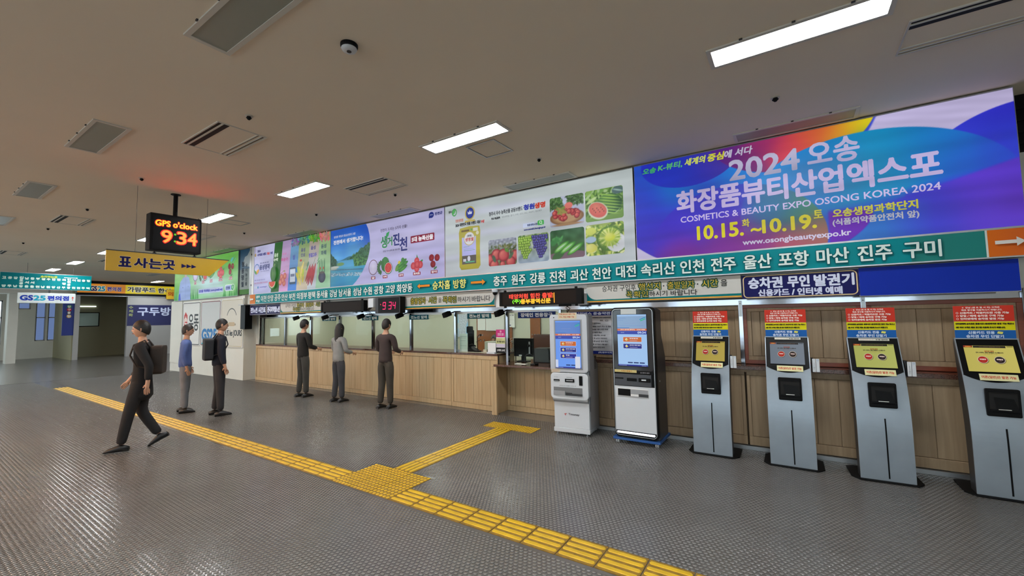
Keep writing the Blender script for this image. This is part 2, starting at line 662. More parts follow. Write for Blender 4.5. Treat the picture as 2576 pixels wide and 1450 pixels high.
def glass_mat(name, tint=(0.93, 0.97, 0.95), refl=0.09):
    m = bpy.data.materials.new(name)
    m.use_nodes = True
    nt = m.node_tree
    nt.nodes.clear()
    out = nt.nodes.new('ShaderNodeOutputMaterial')
    mx = nt.nodes.new('ShaderNodeMixShader')
    tr = nt.nodes.new('ShaderNodeBsdfTransparent')
    gl = nt.nodes.new('ShaderNodeBsdfGlossy')
    fr = nt.nodes.new('ShaderNodeLayerWeight')
    fr.inputs['Blend'].default_value = refl
    tr.inputs[0].default_value = (*tint, 1)
    gl.inputs['Roughness'].default_value = 0.02
    nlink(nt, fr.outputs['Fresnel'], mx.inputs[0])
    nlink(nt, tr.outputs[0], mx.inputs[1])
    nlink(nt, gl.outputs[0], mx.inputs[2])
    nlink(nt, mx.outputs[0], out.inputs[0])
    return m
M_GLASS = glass_mat('window_glass')
M_TINT = glass_mat('tinted_glass', (0.20, 0.23, 0.30))  # tint added to dim the bright sky in the far panes

def lamp_mat(name, rgb, s):
    m = bpy.data.materials.new(name)
    m.use_nodes = True
    p = m.node_tree.nodes['Principled BSDF']
    p.inputs['Base Color'].default_value = (0.8, 0.8, 0.8, 1)
    p.inputs['Emission Color'].default_value = (*rgb, 1)
    p.inputs['Emission Strength'].default_value = s
    return m
M_LAMP = lamp_mat('fluorescent_panel', (0.94, 0.98, 1.0), LAMP)
M_LAMPW = lamp_mat('added_warm_lamp', (1.0, 0.52, 0.24), LAMP * 1.3)  # orange tint made up for added unseen lamps, to warm the left ceiling
M_OFFLAMP = mat('unlit_diffuser', (148, 150, 140), 0.35)
M_STRIP = lamp_mat('kiosk_foot_light', (0.85, 0.88, 1.0), 1.6)

# ------------------------------------------------------------------ floor
floor = struct('floor', MB().box(XL, XR, YB, YF, -0.12, -0.0022), M_RUBBER)
# raised round studs of the rubber sheet, where the camera can tell them apart
def studs():
    P, D, R0 = 0.0385, 0.0333, 0.0158
    xs = np.arange(-19.5, 2.6, P)
    ys = np.arange(-4.0, 6.18, D)
    pts = []
    for j, y in enumerate(ys):
        pts.append(np.stack([xs + (P / 2 if j % 2 else 0), np.full_like(xs, y)], 1))
    p = np.concatenate(pts)
    d = np.stack([p[:, 0], p[:, 1], np.full(len(p), -CAM_H)], 1)
    f, r, u = np.array(fwd), np.array(r2), np.array(u2)
    zc = d @ f
    px, py = 1288 + 1059.28 * (d @ r) / zc, 725 - 1059.28 * (d @ u) / zc
    ok = (zc > 0) & (px > -60) & (px < 2640) & (py < 1500) & (p[:, 1] < 6.34) & (np.hypot(p[:, 0], p[:, 1]) < 19.5)
    x, y = p[:, 0], p[:, 1]
    tact = ((y > 2.79) & (y < 3.12)) | ((x > -4.24) & (x < -3.3) & (y > 2.79) & (y < 3.43)) | ((x > -3.95) & (x < -3.6) & (y > 3.4) & (y < 5.5)) | ((x > -4.2) & (x < -3.3) & (y > 5.4) & (y < 5.76))
    p = p[ok & ~tact]
    R = np.hypot(p[:, 0], p[:, 1])
    for part, n in ((p[R < 5.0], 10), (p[R >= 5.0], 6)):
        N = len(part)
        t = np.arange(n) * 2 * PI / n
        ring0 = np.stack([R0 * np.cos(t), R0 * np.sin(t), np.full(n, -0.0022)], 1)
        ring1 = np.stack([R0 * 0.92 * np.cos(t), R0 * 0.92 * np.sin(t), np.zeros(n)], 1)
        base = np.concatenate([ring0, ring1])
        V = base[None] + np.concatenate([part, np.zeros((N, 1))], 1)[:, None, :]
        V = V.reshape(-1, 3)
        loops, starts, tot = [], [], []
        k = np.arange(n)
        side = np.stack([k, (k + 1) % n, (k + 1) % n + n, k + n], 1)
        off = (np.arange(N) * 2 * n)[:, None, None]
        S = (side[None] + off).reshape(-1)
        T = ((k + n)[None] + off[:, 0]).reshape(-1)
        me = bpy.data.meshes.new('stud')
        me.vertices.add(len(V))
        me.vertices.foreach_set('co', V.ravel())
        me.loops.add(len(S) + len(T))
        me.loops.foreach_set('vertex_index', np.concatenate([S, T]))
        me.polygons.add(N * n + N)
        st = np.concatenate([np.arange(N * n) * 4, len(S) + np.arange(N) * n])
        me.polygons.foreach_set('loop_start', st)
        me.update(calc_edges=True)
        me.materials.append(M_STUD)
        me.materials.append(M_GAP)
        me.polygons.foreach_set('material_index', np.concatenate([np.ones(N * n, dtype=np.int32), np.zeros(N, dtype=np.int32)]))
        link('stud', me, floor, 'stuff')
studs()
# the same rubber sheet farther off, where its studs merge
a = [(19.4 * math.cos(q), 19.4 * math.sin(q)) for q in np.linspace(PI * .6, PI * 1.35, 40)]
MB().prism([(XL, YF)] + a + [(XL, YB)], -0.0021, 0.0, 'z').build('rubber_sheet', mat('rubber_sheet', (98, 96, 93), 0.24, spec=1.0, noise=0.1, nscale=1.1), floor)

# tactile paving tiles
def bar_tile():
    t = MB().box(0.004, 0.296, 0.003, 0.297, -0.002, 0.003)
    return t.mesh('tactile_tile', M_DIRT_SHADE)
def bars():
    b = MB()
    for i in range(4):
        y = 0.045 + 0.07 * i
        pts = [(0.03 + 0.24 * q, 0) for q in (0, 1)]
        out = rrect_pts(0.010, y - 0.019, 0.290, y + 0.019, 0.019, 4)
        inn = rrect_pts(0.014, y - 0.015, 0.286, y + 0.015, 0.015, 4)
        n = len(out)
        vs = [(p[0], p[1], 0.003) for p in out] + [(p[0], p[1], 0.008) for p in inn]
        b.add(vs, [(i2, (i2 + 1) % n, (i2 + 1) % n + n, i2 + n) for i2 in range(n)] + [tuple(range(n, 2 * n))])
    return b.mesh('raised_bar', M_YEL)
def domes():
    b = MB()
    for i in range(6):
        for j in range(6):
            c = (0.025 + 0.05 * i, 0.025 + 0.05 * j, 0)
            b.lathe([(0.018, 0.003), (0.0165, 0.007), (0.011, 0.008)], 8, c)
    return b.mesh('raised_dome', M_YEL)
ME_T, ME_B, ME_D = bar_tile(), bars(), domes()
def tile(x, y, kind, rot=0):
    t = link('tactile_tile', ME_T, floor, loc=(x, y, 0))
    c = link('raised_bar' if kind == 'bar' else 'raised_dome', ME_B if kind == 'bar' else ME_D, t)
    if rot:
        t.rotation_euler = (0, 0, PI / 2)
        t.location = (x + 0.3, y, 0)
    return t
for i in range(3):
    for j in range(2):
        tile(-4.215 + 0.3 * i, 2.805 + 0.3 * j, 'dome')
    tile(-4.18 + 0.3 * i, 5.44, 'dome')
for i in range(17):
    tile(-3.315 + 0.3 * i, 2.805, 'bar')
for i in range(42):
    tile(-4.515 - 0.3 * i, 2.805, 'bar')
for i in range(7):
    tile(-3.925, 3.405 + 0.29 * i, 'bar', rot=1)

# ------------------------------------------------------------------ ceiling and walls
struct('ceiling', MB().box(XL, XR, YB, YF, ZC, ZC + 0.15), M_CEIL)

# wall behind the camera with large windows
wb = MB()
prev = XL
for a, b in WIN_B:
    wb.box(prev, a, YB - 0.2, YB, 0, ZC)
    wb.box(a, b, YB - 0.2, YB, 0, 0.4)
    wb.box(a, b, YB - 0.2, YB, 3.1, ZC)
    prev = b
wb.box(prev, XR, YB - 0.2, YB, 0, ZC)
struct('wall_rear', wb, M_WALL)
for i, (a, b) in enumerate(WIN_B):
    fr = MB()
    for x in (a, (a + b) / 2 - 0.03, b - 0.06):
        fr.box(x, x + 0.06, YB - 0.12, YB - 0.06, 0.4, 3.1)
    for z in (0.4, 2.3, 3.04):
        fr.box(a, b, YB - 0.12, YB - 0.06, z, z + 0.06)
    w = struct('window_%d' % (i + 1), fr, M_ALU)
    MB().box(a, b, YB - 0.095, YB - 0.09, 0.4, 3.1).build('pane', M_GLASS, w)
struct('wall_right', MB().box(XR, XR + 0.2, YB, YF, 0, ZC), M_WALL)
struct('wall_front', MB().box(-18.9, XR, 9.0, 9.2, 0, ZC), M_OFFICE)
struct('wall_far_front', MB().box(XL, -18.9, YF, YF + 0.2, 0, ZC), M_WALL)

# long header above the ticket windows, carries the light boxes and signs
hd = MB()
hd.box(-19.0, 1.97, 6.16, 6.42, 1.92, ZC)
struct('wall_header', hd, M_WALL)
struct('wall_side_panel', MB().box(-19.05, -13.35, 6.42, 6.6, 0, ZC), M_WALL)
# white wall left of the ticket windows below the green light box
struct('wall_left_bay', MB().box(-19.0, -13.5, 6.08, 6.42, 0, 2.5), M_WALL)
# end of the ticket hall, past the purple light box
we = MB()
we.box(1.97, XR, 6.35, 6.55, 0, 3.3)
struct('wall_end', we, M_WALL)
ve = MB()
ve.box(1.99, XR, 6.35, 6.55, 3.3, ZC)
for z in (3.38, 3.5, 3.62, 3.74):
    ve.box(2.02, XR, 6.32, 6.36, z, z + 0.03)
struct('trim_1', ve, M_BLACKM)

# office behind the glass
struct('wall_office_ceiling', MB().box(-13.4, -3.2, 6.42, 9.0, 2.55, 2.6), M_OFFICE)
struct('wall_office_end', MB().box(-3.25, -3.15, 6.45, 9.0, 0, 2.55), M_OFFICE)
struct('wall_office_side', MB().box(-13.45, -13.35, 6.45, 9.0, 0, 2.55), M_OFFICE)
struct('wall_boarded', MB().box(-3.25, 2.05, 6.46, 6.52, 0, 1.93), M_OAK)

# far end of the hall (x = -33) with bright window panes
wf = MB()
holes = [(-8.0, -5.2, 0.5, 3.1), (-4.6, -1.8, 0.5, 3.1), (-1.2, 1.6, 0.5, 3.1), (2.6, 3.62, 0.8, 3.0), (4.12, 4.56, 2.56, 2.92), (4.74, 5.12, 0.9, 2.95), (5.18, 5.62, 0.9, 2.95)]
ys = sorted(set([YB, YF] + [h[0] for h in holes] + [h[1] for h in holes]))
for a, b in zip(ys[:-1], ys[1:]):
    h = [q for q in holes if abs(q[0] - a) < 1e-6]
    if h:
        wf.box(XL - 0.2, XL, a, b, 0, h[0][2])
        wf.box(XL - 0.2, XL, a, b, h[0][3], ZC)
    else:
        wf.box(XL - 0.2, XL, a, b, 0, ZC)
struct('wall_far', wf, M_WALL)
for i, (a, b, z0, z1) in enumerate(holes):
    fr = MB()
    for y in (a, b - 0.05):
        fr.box(XL - 0.14, XL - 0.08, y, y + 0.05, z0, z1)
    for z in (z0, z1 - 0.05) + ((2.1,) if z1 - z0 > 1 else ()):
        fr.box(XL - 0.14, XL - 0.08, a, b, z, z + 0.05)
    w = struct('window_%d' % (i + 11), fr, M_GREYP)
    MB().box(XL - 0.115, XL - 0.11, a, b, z0, z1).build('pane', M_TINT if a > 4 else M_GLASS, w)
    if a < 2:
        window_portal('window_portal', (XL + 0.02, (a + b) / 2, (z0 + z1) / 2), (0, -PI / 2, 0), z1 - z0, b - a)

# shop front at the end of the hall (x = -29.2)
sf = MB()
sf.box(-29.4, -29.2, 5.46, 5.64, 0, 3.26)        # pillar
sf.box(-29.4, -29.2, 7.42, YF, 0, 3.2)           # grey wall with the cobbler's sign
sf.box(-29.4, -29.2, 5.46, YF, 3.2, ZC)          # fascia behind the light box
struct('wall_shopfront', sf, mat('grey_wall', (168, 168, 166), 0.7))
struct('wall_shop_inside', MB().box(-31.6, -31.5, 5.5, YF, 0, ZC), M_BEIGE)
struct('wall_shop_side', MB().box(-33, -29.3, 5.42, 5.5, 0, ZC), M_BEIGE)
struct('trim_2', MB().box(-29.2, -29.12, 5.5, YF, 3.76, ZC - 0.002).box(-29.2, -29.12, 5.5, YF, 3.18, 3.3), M_BLACK)
struct('trim_3', MB().box(-29.2, -29.16, 5.5, YF, 3.14, 3.18), M_ALU)
struct('column_1', MB().box(-30.3, -29.7, 3.42, 3.72, 0, 3.2).box(-30.4, -29.6, 1.0, 5.44, 3.2, ZC), M_WALL)

# aluminium floor track and lintel along the boarded windows
struct('baseboard_right', MB().box(-3.2, 1.98, 6.17, 6.25, 0, 0.045), M_ALU)

# ------------------------------------------------------------------ ceiling fittings
def lamp_me():
    fr = MB()
    L, Wd, t = 1.215, 0.315, 0.035
    fr.box(-L / 2, L / 2, -Wd / 2, -Wd / 2 + t, -0.012, 0.0)
    fr.box(-L / 2, L / 2, Wd / 2 - t, Wd / 2, -0.012, 0.0)
    fr.box(-L / 2, -L / 2 + t, -Wd / 2 + t, Wd / 2 - t, -0.012, 0.0)
    fr.box(L / 2 - t, L / 2, -Wd / 2 + t, Wd / 2 - t, -0.012, 0.0)
    df = MB().box(-L / 2 + t, L / 2 - t, -Wd / 2 + t, Wd / 2 - t, -0.006, 0.0)
    cl = MB()
    for x in (-0.35, 0.0, 0.35):
        cl.box(x - 0.012, x + 0.012, -Wd / 2 - 0.012, -Wd / 2, -0.01, 0.0)
    return fr.mesh('frame', M_LOUVRE), df.mesh('diffuser', M_LAMP), df.mesh('diffuser', M_LAMPW), df.mesh('diffuser', M_OFFLAMP), cl.mesh('clip', M_DARK)
ME_FR, ME_ON, ME_WARM, ME_OFF, ME_CL = lamp_me()
def ceiling_light(x0, y0, on, label, warm=False):
    t = thing('ceiling_light', label, 'light', (x0 + 0.607, y0, ZC), group='lit ceiling lights' if on else 'switched off ceiling lights')
    link('frame', ME_FR, t)
    link('diffuser', ME_WARM if warm else ME_ON if on else ME_OFF, t, label='glowing diffuser' if on else None)
    link('clip', ME_CL, t)
    return t
on_lab = {
    3: 'largest lit ceiling panel, above the right-hand ticket machines, cut by the top edge',
    2: 'lit ceiling panel beside the small square access hatch, second largest',
    1: 'lit ceiling panel left of the middle air vent, above the river light box',
    0: 'lit ceiling panel showing just right of the hanging LED clock',
    -1: 'lit ceiling panel peeking out left of the hanging LED clock',
    -2: 'lit ceiling panel half hidden behind the left end of the yellow arrow sign',
    -3: 'lit ceiling panel between the yellow arrow sign and the teal hanging sign',
    -4: 'small lit ceiling panel right above the teal hanging sign',
}
for k, x in {3: -0.47, 2: -3.81, 1: -7.28, 0: -10.55, -1: -14.2, -2: -17.75, -3: -21.5, -4: -24.8}.items():
    ceiling_light(x, 3.86, True, on_lab[k])
off_lab = {
    2: 'unlit ceiling panel at the top left, cut by the picture top',
    1: 'unlit ceiling panel at the left, between the top panel and the far small one',
    0: 'small unlit ceiling panel near the left edge, above the far air vent',
    -1: 'unlit ceiling panel cut by the left edge of the picture',
}
for k, x in {2: -3.7, 1: -7.25, 0: -10.67, -1: -14.1}.items():
    ceiling_light(x, 1.35, False, off_lab[k])
near_lab = {
    3: 'unlit ceiling panel hard against the top of the purple expo light box',
    2: 'unlit ceiling panel hard against the top of the rice and fruit light box',
    1: 'unlit ceiling panel hard against the top of the river light box',
    0: 'unlit ceiling panel hard against the top of the striped produce light box',
    -1: 'unlit ceiling panel above the green light box at the far left of the row',
}
for k, x in {3: -0.47, 2: -3.88, 1: -7.3, 0: -10.7, -1: -14.9}.items():
    ceiling_light(x, 5.84, False, near_lab[k])
t = ceiling_light(-28.3, 8.2, True, 'far lit ceiling panel above the yellow food shop sign')
for x in (-20.9, -24.4):
    ceiling_light(x, 6.6 if x > -22 else 6.9, False, 'far unlit ceiling panel below the yellow arrow sign' if x > -22 else 'farthest unlit ceiling panel, next to the teal hanging sign')
# unseen lamps added behind the camera to brighten the hall, some of them warm
for y, row in ((-1.2, 'next'), (-3.7, 'second'), (-6.2, 'third')):
    for i, q in enumerate(('first', 'second', 'third', 'fourth', 'fifth', 'sixth', 'seventh', 'eighth', 'last')):
        ceiling_light((0.5 - 4.6 * i) if i < 3 else (-10.5 - 3.2 * (i - 3)), y, True, '%s added lit ceiling panel from the right in the %s unseen row behind the camera' % (q, row), warm=1 < i < 5)

def vent(x0, y0, label):
    t = thing('air_vent', label, 'vent', (x0, y0, ZC))
    MB().box(0, 0.95, 0, 0.46, -0.004, 0).build('cover_plate', M_CEIL, t)
    a = MB().box(0.0, 0.95, -0.02, -0.005, -0.012, 0).box(0.0, 0.95, 0.035, 0.05, -0.012, 0).box(0.0, 0.95, 0.44, 0.455, -0.012, 0).box(0, 0.95, 0.39, 0.405, -0.012, 0).box(0, 0.95, 0.485, 0.5, -0.012, 0)
    a.box(-0.012, 0.0, -0.02, 0.5, -0.01, 0).box(0.95, 0.962, -0.02, 0.5, -0.01, 0)
    a.build('rim', M_LOUVRE, t)
    MB().box(0.005, 0.945, 0.05, 0.11, -0.006, 0).build('slot', M_SLOT, t)
    MB().box(0.005, 0.945, 0.0, 0.03, -0.006, 0).box(0.005, 0.945, 0.408, 0.42, -0.006, 0).box(0.005, 0.945, 0.46, 0.472, -0.006, 0).build('slot', M_SLOT, t)
    return t
vent(0.88, 4.22, 'slotted ceiling air vent at the top right corner of the picture')
vent(-6.05, 4.22, 'slotted ceiling air vent right of the second lit panel, above the river light box')
vent(-13.0, 4.22, 'slotted ceiling air vent mostly hidden behind the hanging LED clock')
vent(-19.9, 4.22, 'slotted ceiling air vent just left of the yellow arrow sign')
vent(-6.02, 1.98, 'slotted ceiling air vent at the left, nearest to the unlit square panel')
vent(-12.9, 1.98, 'slotted ceiling air vent above and left of the yellow arrow sign')
vent(-19.8, 1.98, 'far slotted ceiling air vent near the left edge')

def hatch(x0, y0, label):
    t = thing('ceiling_hatch', label, 'hatch', (x0, y0, ZC))
    f = MB()
    for (a, b, c, d) in ((0, 0.44, 0, 0.018), (0, 0.44, 0.427, 0.445), (0, 0.018, 0.018, 0.427), (0.422, 0.44, 0.018, 0.427)):
        f.box(a, b, c, d, -0.008, 0)
    f.build('frame', M_ALU, t)
    g = MB()
    for (a, b, c, d) in ((0.018, 0.422, 0.018, 0.024), (0.018, 0.422, 0.421, 0.427), (0.018, 0.024, 0.024, 0.421), (0.416, 0.422, 0.024, 0.421)):
        g.box(a, b, c, d, -0.003, 0)
    g.build('joint', M_SLOT, t)
    MB().box(0.024, 0.416, 0.024, 0.421, -0.003, 0).build('panel', M_CEIL, t)
hatch(-3.35, 4.08, 'small square ceiling access hatch below the second largest lit panel')
hatch(-10.3, 4.08, 'square ceiling access hatch between the LED clock and the green light box')
hatch(-17.2, 4.08, 'faint square ceiling access hatch far back by the yellow arrow sign')

det = [(-2.80, 1.98, 'white round smoke detector with dark grime around it, at the ceiling top', 1.5),
       (-4.67, 2.10, 'small round ceiling sprinkler right above the left air vent', 0.8), (-7.99, 2.13, 'small ceiling sprinkler in the red glow above the LED clock', 0.8),
       (-10.92, 2.14, 'small ceiling sprinkler right of the vent above the yellow arrow sign', 0.8), (-13.8, 2.09, 'small ceiling sprinkler just left of the vent above the yellow arrow sign', 0.8),
       (-16.66, 2.10, 'small ceiling sprinkler near the far left vent', 0.8), (-0.01, 4.94, 'round ceiling sprinkler with dark eye above the purple light box', 0.9),
       (-2.78, 4.97, 'small ceiling sprinkler above the rice light box', 0.8), (-5.63, 4.92, 'small ceiling sprinkler right below the middle air vent', 0.8),
       (-7.98, 4.91, 'small ceiling sprinkler below the third lit panel', 0.8), (-11.03, 4.92, 'small ceiling sprinkler above the striped produce light box', 0.8)]
for x, y, lab, s in det:
    big = s > 1
    t = thing('smoke_detector' if big else 'ceiling_sprinkler', lab, 'detector' if big else 'sprinkler', (x, y, ZC))
    if big:
        MB().lathe([(0.066, 0), (0.066, -0.02), (0.058, -0.034)], 20).build('base', M_BLACKM, t, smooth=False)
        MB().lathe([(0.058, -0.03), (0.06, -0.036), (0.052, -0.05), (0.03, -0.056)], 24).build('cover', M_OFFW, t, smooth=True)
        MB().lathe([(0.018, -0.054), (0.018, -0.06)], 12).build('lens', M_DARK, t)
    else:
        MB().lathe([(0.045 * s, 0), (0.048 * s, -0.006), (0.03 * s, -0.01)], 16).build('flange', M_LOUVRE, t)
        MB().lathe([(0.026 * s, -0.008), (0.022 * s, -0.022), (0.034 * s, -0.024), (0.01, -0.045)], 12).build('nozzle', M_BLACKM, t)
t = thing('dome_camera', 'black dome camera on the ceiling left of the yellow arrow sign', 'camera', (-17.4, 4.6, ZC))
MB().lathe([(0.09, 0), (0.09, -0.05), (0.07, -0.06)], 16).build('base', M_BLACKM, t)
MB().lathe([(0.065, -0.06), (0.06, -0.1), (0.035, -0.13), (0.005, -0.135)], 16).build('dome', M_BLACK, t, smooth=True)

# ------------------------------------------------------------------ light boxes and signs above the windows
def light_box(x0, z0, w, h, label, y=6.03, group='backlit posters above the ticket windows'):
    t = thing('light_box', label, 'sign', (x0, y, z0), group=group)
    MB().box(0, w, 0.006, 0.125, 0, h).build('case', M_GREYP, t)
    f = MB()
    f.box(-0.004, w + 0.004, -0.008, 0.1, h, h + 0.012).box(-0.004, w + 0.004, -0.008, 0.1, -0.012, 0)
    f.box(-0.004, 0, -0.008, 0.1, 0, h).box(w, w + 0.004, -0.008, 0.1, 0, h)
    f.build('frame', M_ALU, t)
    return t

def sm(x, e=0.01):
    return np.clip(x / e + 0.5, 0, 1)

def col_at(A, stops):
    """smooth colour field from scattered colour points"""
    num, den = 0, 0
    for (x, z, c, r) in stops:
        w = np.exp(-((A.X - x) ** 2 + (A.Z - z) ** 2) / (r * r)) + 1e-9
        num = num + w[..., None] * np.array(c, float)
        den = den + w[..., None]
    return num / den

# --- purple expo poster
def art_expo():
    A = Art(3.72, 1.36, 130, (40, 60, 200))
    X, Z = A.X, A.Z
    base = col_at(A, [(0.05, 1.2, (38, 84, 205), .3), (0.1, 0.8, (40, 62, 205), .3), (0.6, 0.95, (16, 130, 215), .3), (1.3, 0.95, (22, 140, 222), .3), (1.0, 0.6, (60, 58, 205), .4),
                      (0.25, 0.3, (56, 46, 205), .4), (0.9, 0.3, (74, 52, 200), .4), (0.5, 0.05, (92, 42, 180), .3), (2.6, 0.2, (48, 90, 205), .4), (3.5, 0.2, (72, 60, 205), .5)])
    A.a = base
    # upper left dark blue lobe
    m = sm(1 - ((X - 0.72) / 0.62) ** 2 - ((Z - 1.3) / 0.36) ** 2, 0.03)
    A.mix(m * 0.85, col_at(A, [(0.4, 1.2, (36, 44, 200), .3), (0.9, 1.1, (40, 40, 190), .3), (1.1, 1.25, (90, 36, 130), .25)]))
    # rainbow lobe at the top
    m = sm(1 - ((X - 1.85) / 0.87) ** 2 - ((Z - 1.55) / 0.62) ** 2, 0.03)
    A.mix(m, col_at(A, [(1.1, 1.3, (88, 34, 140), .22), (1.35, 1.1, (110, 40, 120), .22), (1.6, 1.33, (160, 46, 110), .2), (1.9, 1.2, (214, 66, 84), .2), (2.15, 1.3, (222, 100, 56), .2),
                        (2.4, 1.2, (226, 160, 40), .18), (2.65, 1.3, (222, 206, 24), .2), (2.3, 1.0, (60, 170, 110), .12), (2.6, 1.1, (60, 180, 80), .12)]))
    # white lavender band at the top right
    m = sm(X - (2.70 - 0.35 * (1.36 - Z) ** 2 - 0.45 * (1.36 - Z)), 0.02) * sm(Z - 0.9, 0.1)
    A.mix(m, np.array((196, 186, 226)))
    wav = np.sin((X * 3 + Z * 14) * 5) * 4
    A.a += (wav * m)[..., None]
    # blue lobe right top
    m = sm(1 - ((X - 3.85) / 0.98) ** 2 - ((Z - 0.25) / 0.985) ** 2, 0.02) * sm(X - 2.7, 0.05)
    A.mix(m, col_at(A, [(3.2, 1.0, (50, 60, 215), .3), (3.65, 1.15, (44, 40, 196), .25), (3.6, 0.8, (48, 70, 215), .3), (3.3, 0.6, (70, 52, 205), .3)]))
    # big cyan lobe
    m = sm(1 - ((X - 2.55) / 1.22) ** 2 - ((Z - 0.42) / 0.80) ** 2, 0.02)
    m *= np.clip((3.9 - X) / 0.5, 0, 1) * np.clip((Z - 0.3 - (X - 2.3) * 0.18) / 0.12, 0, 1) ** 1
    A.mix(m, col_at(A, [(1.6, 0.9, (24, 140, 220), .3), (2.2, 0.9, (16, 130, 205), .3), (2.7, 1.0, (14, 148, 200), .3), (2.6, 0.6, (24, 134, 186), .3), (3.1, 0.9, (22, 120, 200), .3), (3.4, 0.7, (40, 92, 210), .25), (2.0, 0.5, (20, 120, 200), .3)]))
    # violet right bottom
    m = sm(0.33 + 0.02 + (X - 2.65) * 0.3 - Z, 0.03) * sm(X - 2.6, 0.3)
    A.mix(m, col_at(A, [(3.0, 0.3, (64, 60, 205), .3), (3.5, 0.45, (92, 56, 205), .3), (3.6, 0.1, (96, 64, 212), .3), (2.9, 0.05, (56, 70, 205), .3), (3.7, 0.25, (84, 40, 160), .15)]))
    # left arc violet disc and rainbow disc at the bottom
    m = sm(1 - ((X - 1.22) / 0.99) ** 2 - ((Z - 0.12) / 0.74) ** 2, 0.02)
    A.mix(m * 0.75, col_at(A, [(0.5, 0.4, (66, 44, 205), .3), (1.0, 0.6, (70, 60, 195), .3), (1.2, 0.1, (150, 40, 140), .25), (1.7, 0.45, (50, 110, 150), .2), (1.95, 0.35, (70, 140, 90), .18),
                               (2.05, 0.2, (196, 110, 50), .15), (1.85, 0.05, (216, 80, 70), .2), (1.5, 0.1, (160, 56, 120), .2), (0.6, 0.05, (150, 30, 140), .2)]))
    # violet wedge right of the disc and teal lobe
    m = sm((X - 2.2) - 0.02, 0.02) * sm(2.62 - (0.32 - Z) ** 2 * 2.3 - X, 0.02) * sm(0.36 - Z, 0.05)
    A.mix(m, np.array((104, 34, 178)))
    m = sm(X - (2.62 - (0.32 - Z) ** 2 * 2.3), 0.02) * sm(0.33 + (X - 2.65) * 0.1 - Z, 0.06) * np.clip((3.1 - X) / 0.4, 0, 1)
    A.mix(m * 0.8, np.array((40, 118, 196)))
    # white corner bottom left
    m = sm(0.18 * np.clip(1 - X / 0.28, 0, 1) ** 1.2 - Z - 1.0 * (X >= 0.28), 0.01)
    A.mix(m, np.array((205, 196, 230)))
    return A

t = light_box(-1.79, 2.512, 3.72, 1.36, 'large purple and blue backlit expo poster with big white lettering')
S = Sheet()
A = art_expo()
S.grid(A.a, 0, 0, 3.72, 1.36)
LV = (214, 200, 236)
GR_ = (176, 176, 205)
S.text('오송', 0.118, 1.222, 0.300, 1.300, (70, 190, 110), bold=.004, shear=.2)
S.text('K-뷰티,', 0.335, 1.225, 0.655, 1.315, (96, 200, 120), bold=.004, shear=.2)
S.text('세계의', 0.690, 1.228, 0.940, 1.322, (214, 222, 96), bold=.004, shear=.2)
S.text('중심', 0.975, 1.225, 1.165, 1.322, (216, 214, 60), bold=.0045, shear=.2)
S.text('에 서다', 1.175, 1.224, 1.49, 1.322, (200, 196, 220), bold=.004, shear=.2)
S.text('2024', 1.235, 0.918, 1.975, 1.172, (170, 168, 200), bold=.010, top=(190, 186, 216))
S.text('오송', 2.065, 0.922, 2.535, 1.200, (184, 178, 222), bold=.009, top=(196, 190, 226))
S.text('화장품뷰티산업엑스포', 0.575, 0.585, 3.180, 0.880, (202, 188, 234), bold=.0115)
S.text('COSMETICS & BEAUTY EXPO OSONG KOREA 2024', 0.612, 0.452, 3.162, 0.530, (204, 190, 234), bold=.002)
S.text('10.15.', 0.815, 0.193, 1.350, 0.370, (226, 216, 40), bold=.008, copies=8)
S.text('화', 1.345, 0.295, 1.425, 0.392, (218, 208, 60), bold=.003)
S.text('~', 1.440, 0.225, 1.545, 0.262, (226, 216, 40), bold=.006)
S.text('10.19.', 1.565, 0.192, 2.100, 0.352, (226, 214, 50), bold=.008, copies=8)
S.text('토', 2.085, 0.300, 2.168, 0.392, (218, 208, 60), bold=.003)
S.text('오송생명과학단지', 2.262, 0.283, 2.977, 0.376, (206, 204, 70), bold=.004)
S.text('(식품의약품안전처 앞)', 2.256, 0.176, 2.980, 0.262, (190, 190, 200), bold=.003)
S.text('www.osongbeautyexpo.kr', 1.340, 0.046, 2.412, 0.128, (206, 200, 226), bold=.003)
S.build('poster', P_LIT, t)

# --- rice and fruit poster
def tile_apple():
    A = Art(.595, .475, 120, (96, 112, 70), (150, 156, 176)).mottle(26, 60, 3)
    A.leaves(60, 0, .6, .22, .36, .03, [(84, 100, 48), (126, 128, 84), (60, 76, 40)], 1)
    for cx, cz, r in ((.02, .12, .11), (.57, .16, .1), (.17, .2, .11), (.12, .02, .1), (.47, .05, .1), (.32, .18, .12), (.3, .02, .06)):
        A.ell(cx, cz, r, r * .95, (178, 60, 70), hi=(232, 130, 120), edge=(130, 34, 50))
    A.ell(.12, .13, .035, .07, (70, 96, 78), rot=.4); A.ell(.48, .16, .075, .03, (80, 110, 84), rot=.9); A.ell(.39, .26, .05, .03, (90, 140, 60), rot=-.6)
    return A
def tile_grape():
    A = Art(.595, .475, 120, (150, 168, 188), (176, 190, 150)).mottle(22, 30, 5)
    A.leaves(40, 0, .6, .3, .47, .05, [(110, 150, 70), (90, 130, 70), (140, 170, 110)], 2)
    r = np.random.RandomState(1)
    for cx, c, hi, n in ((.12, (120, 170, 50), (196, 226, 120), 1), (.42, (50, 46, 120), (120, 120, 200), 1)):
        for row in range(9):
            wd = .13 * (1 - (row / 10.0) ** 1.5)
            z = .42 - row * .042
            for q in np.arange(-wd, wd + .01, .042):
                A.ell(cx + q + r.rand() * .015 + .03 * (row > 4), z + r.rand() * .012, .026, .028, c, hi=hi, edge=tuple(v * .6 for v in c))
    return A
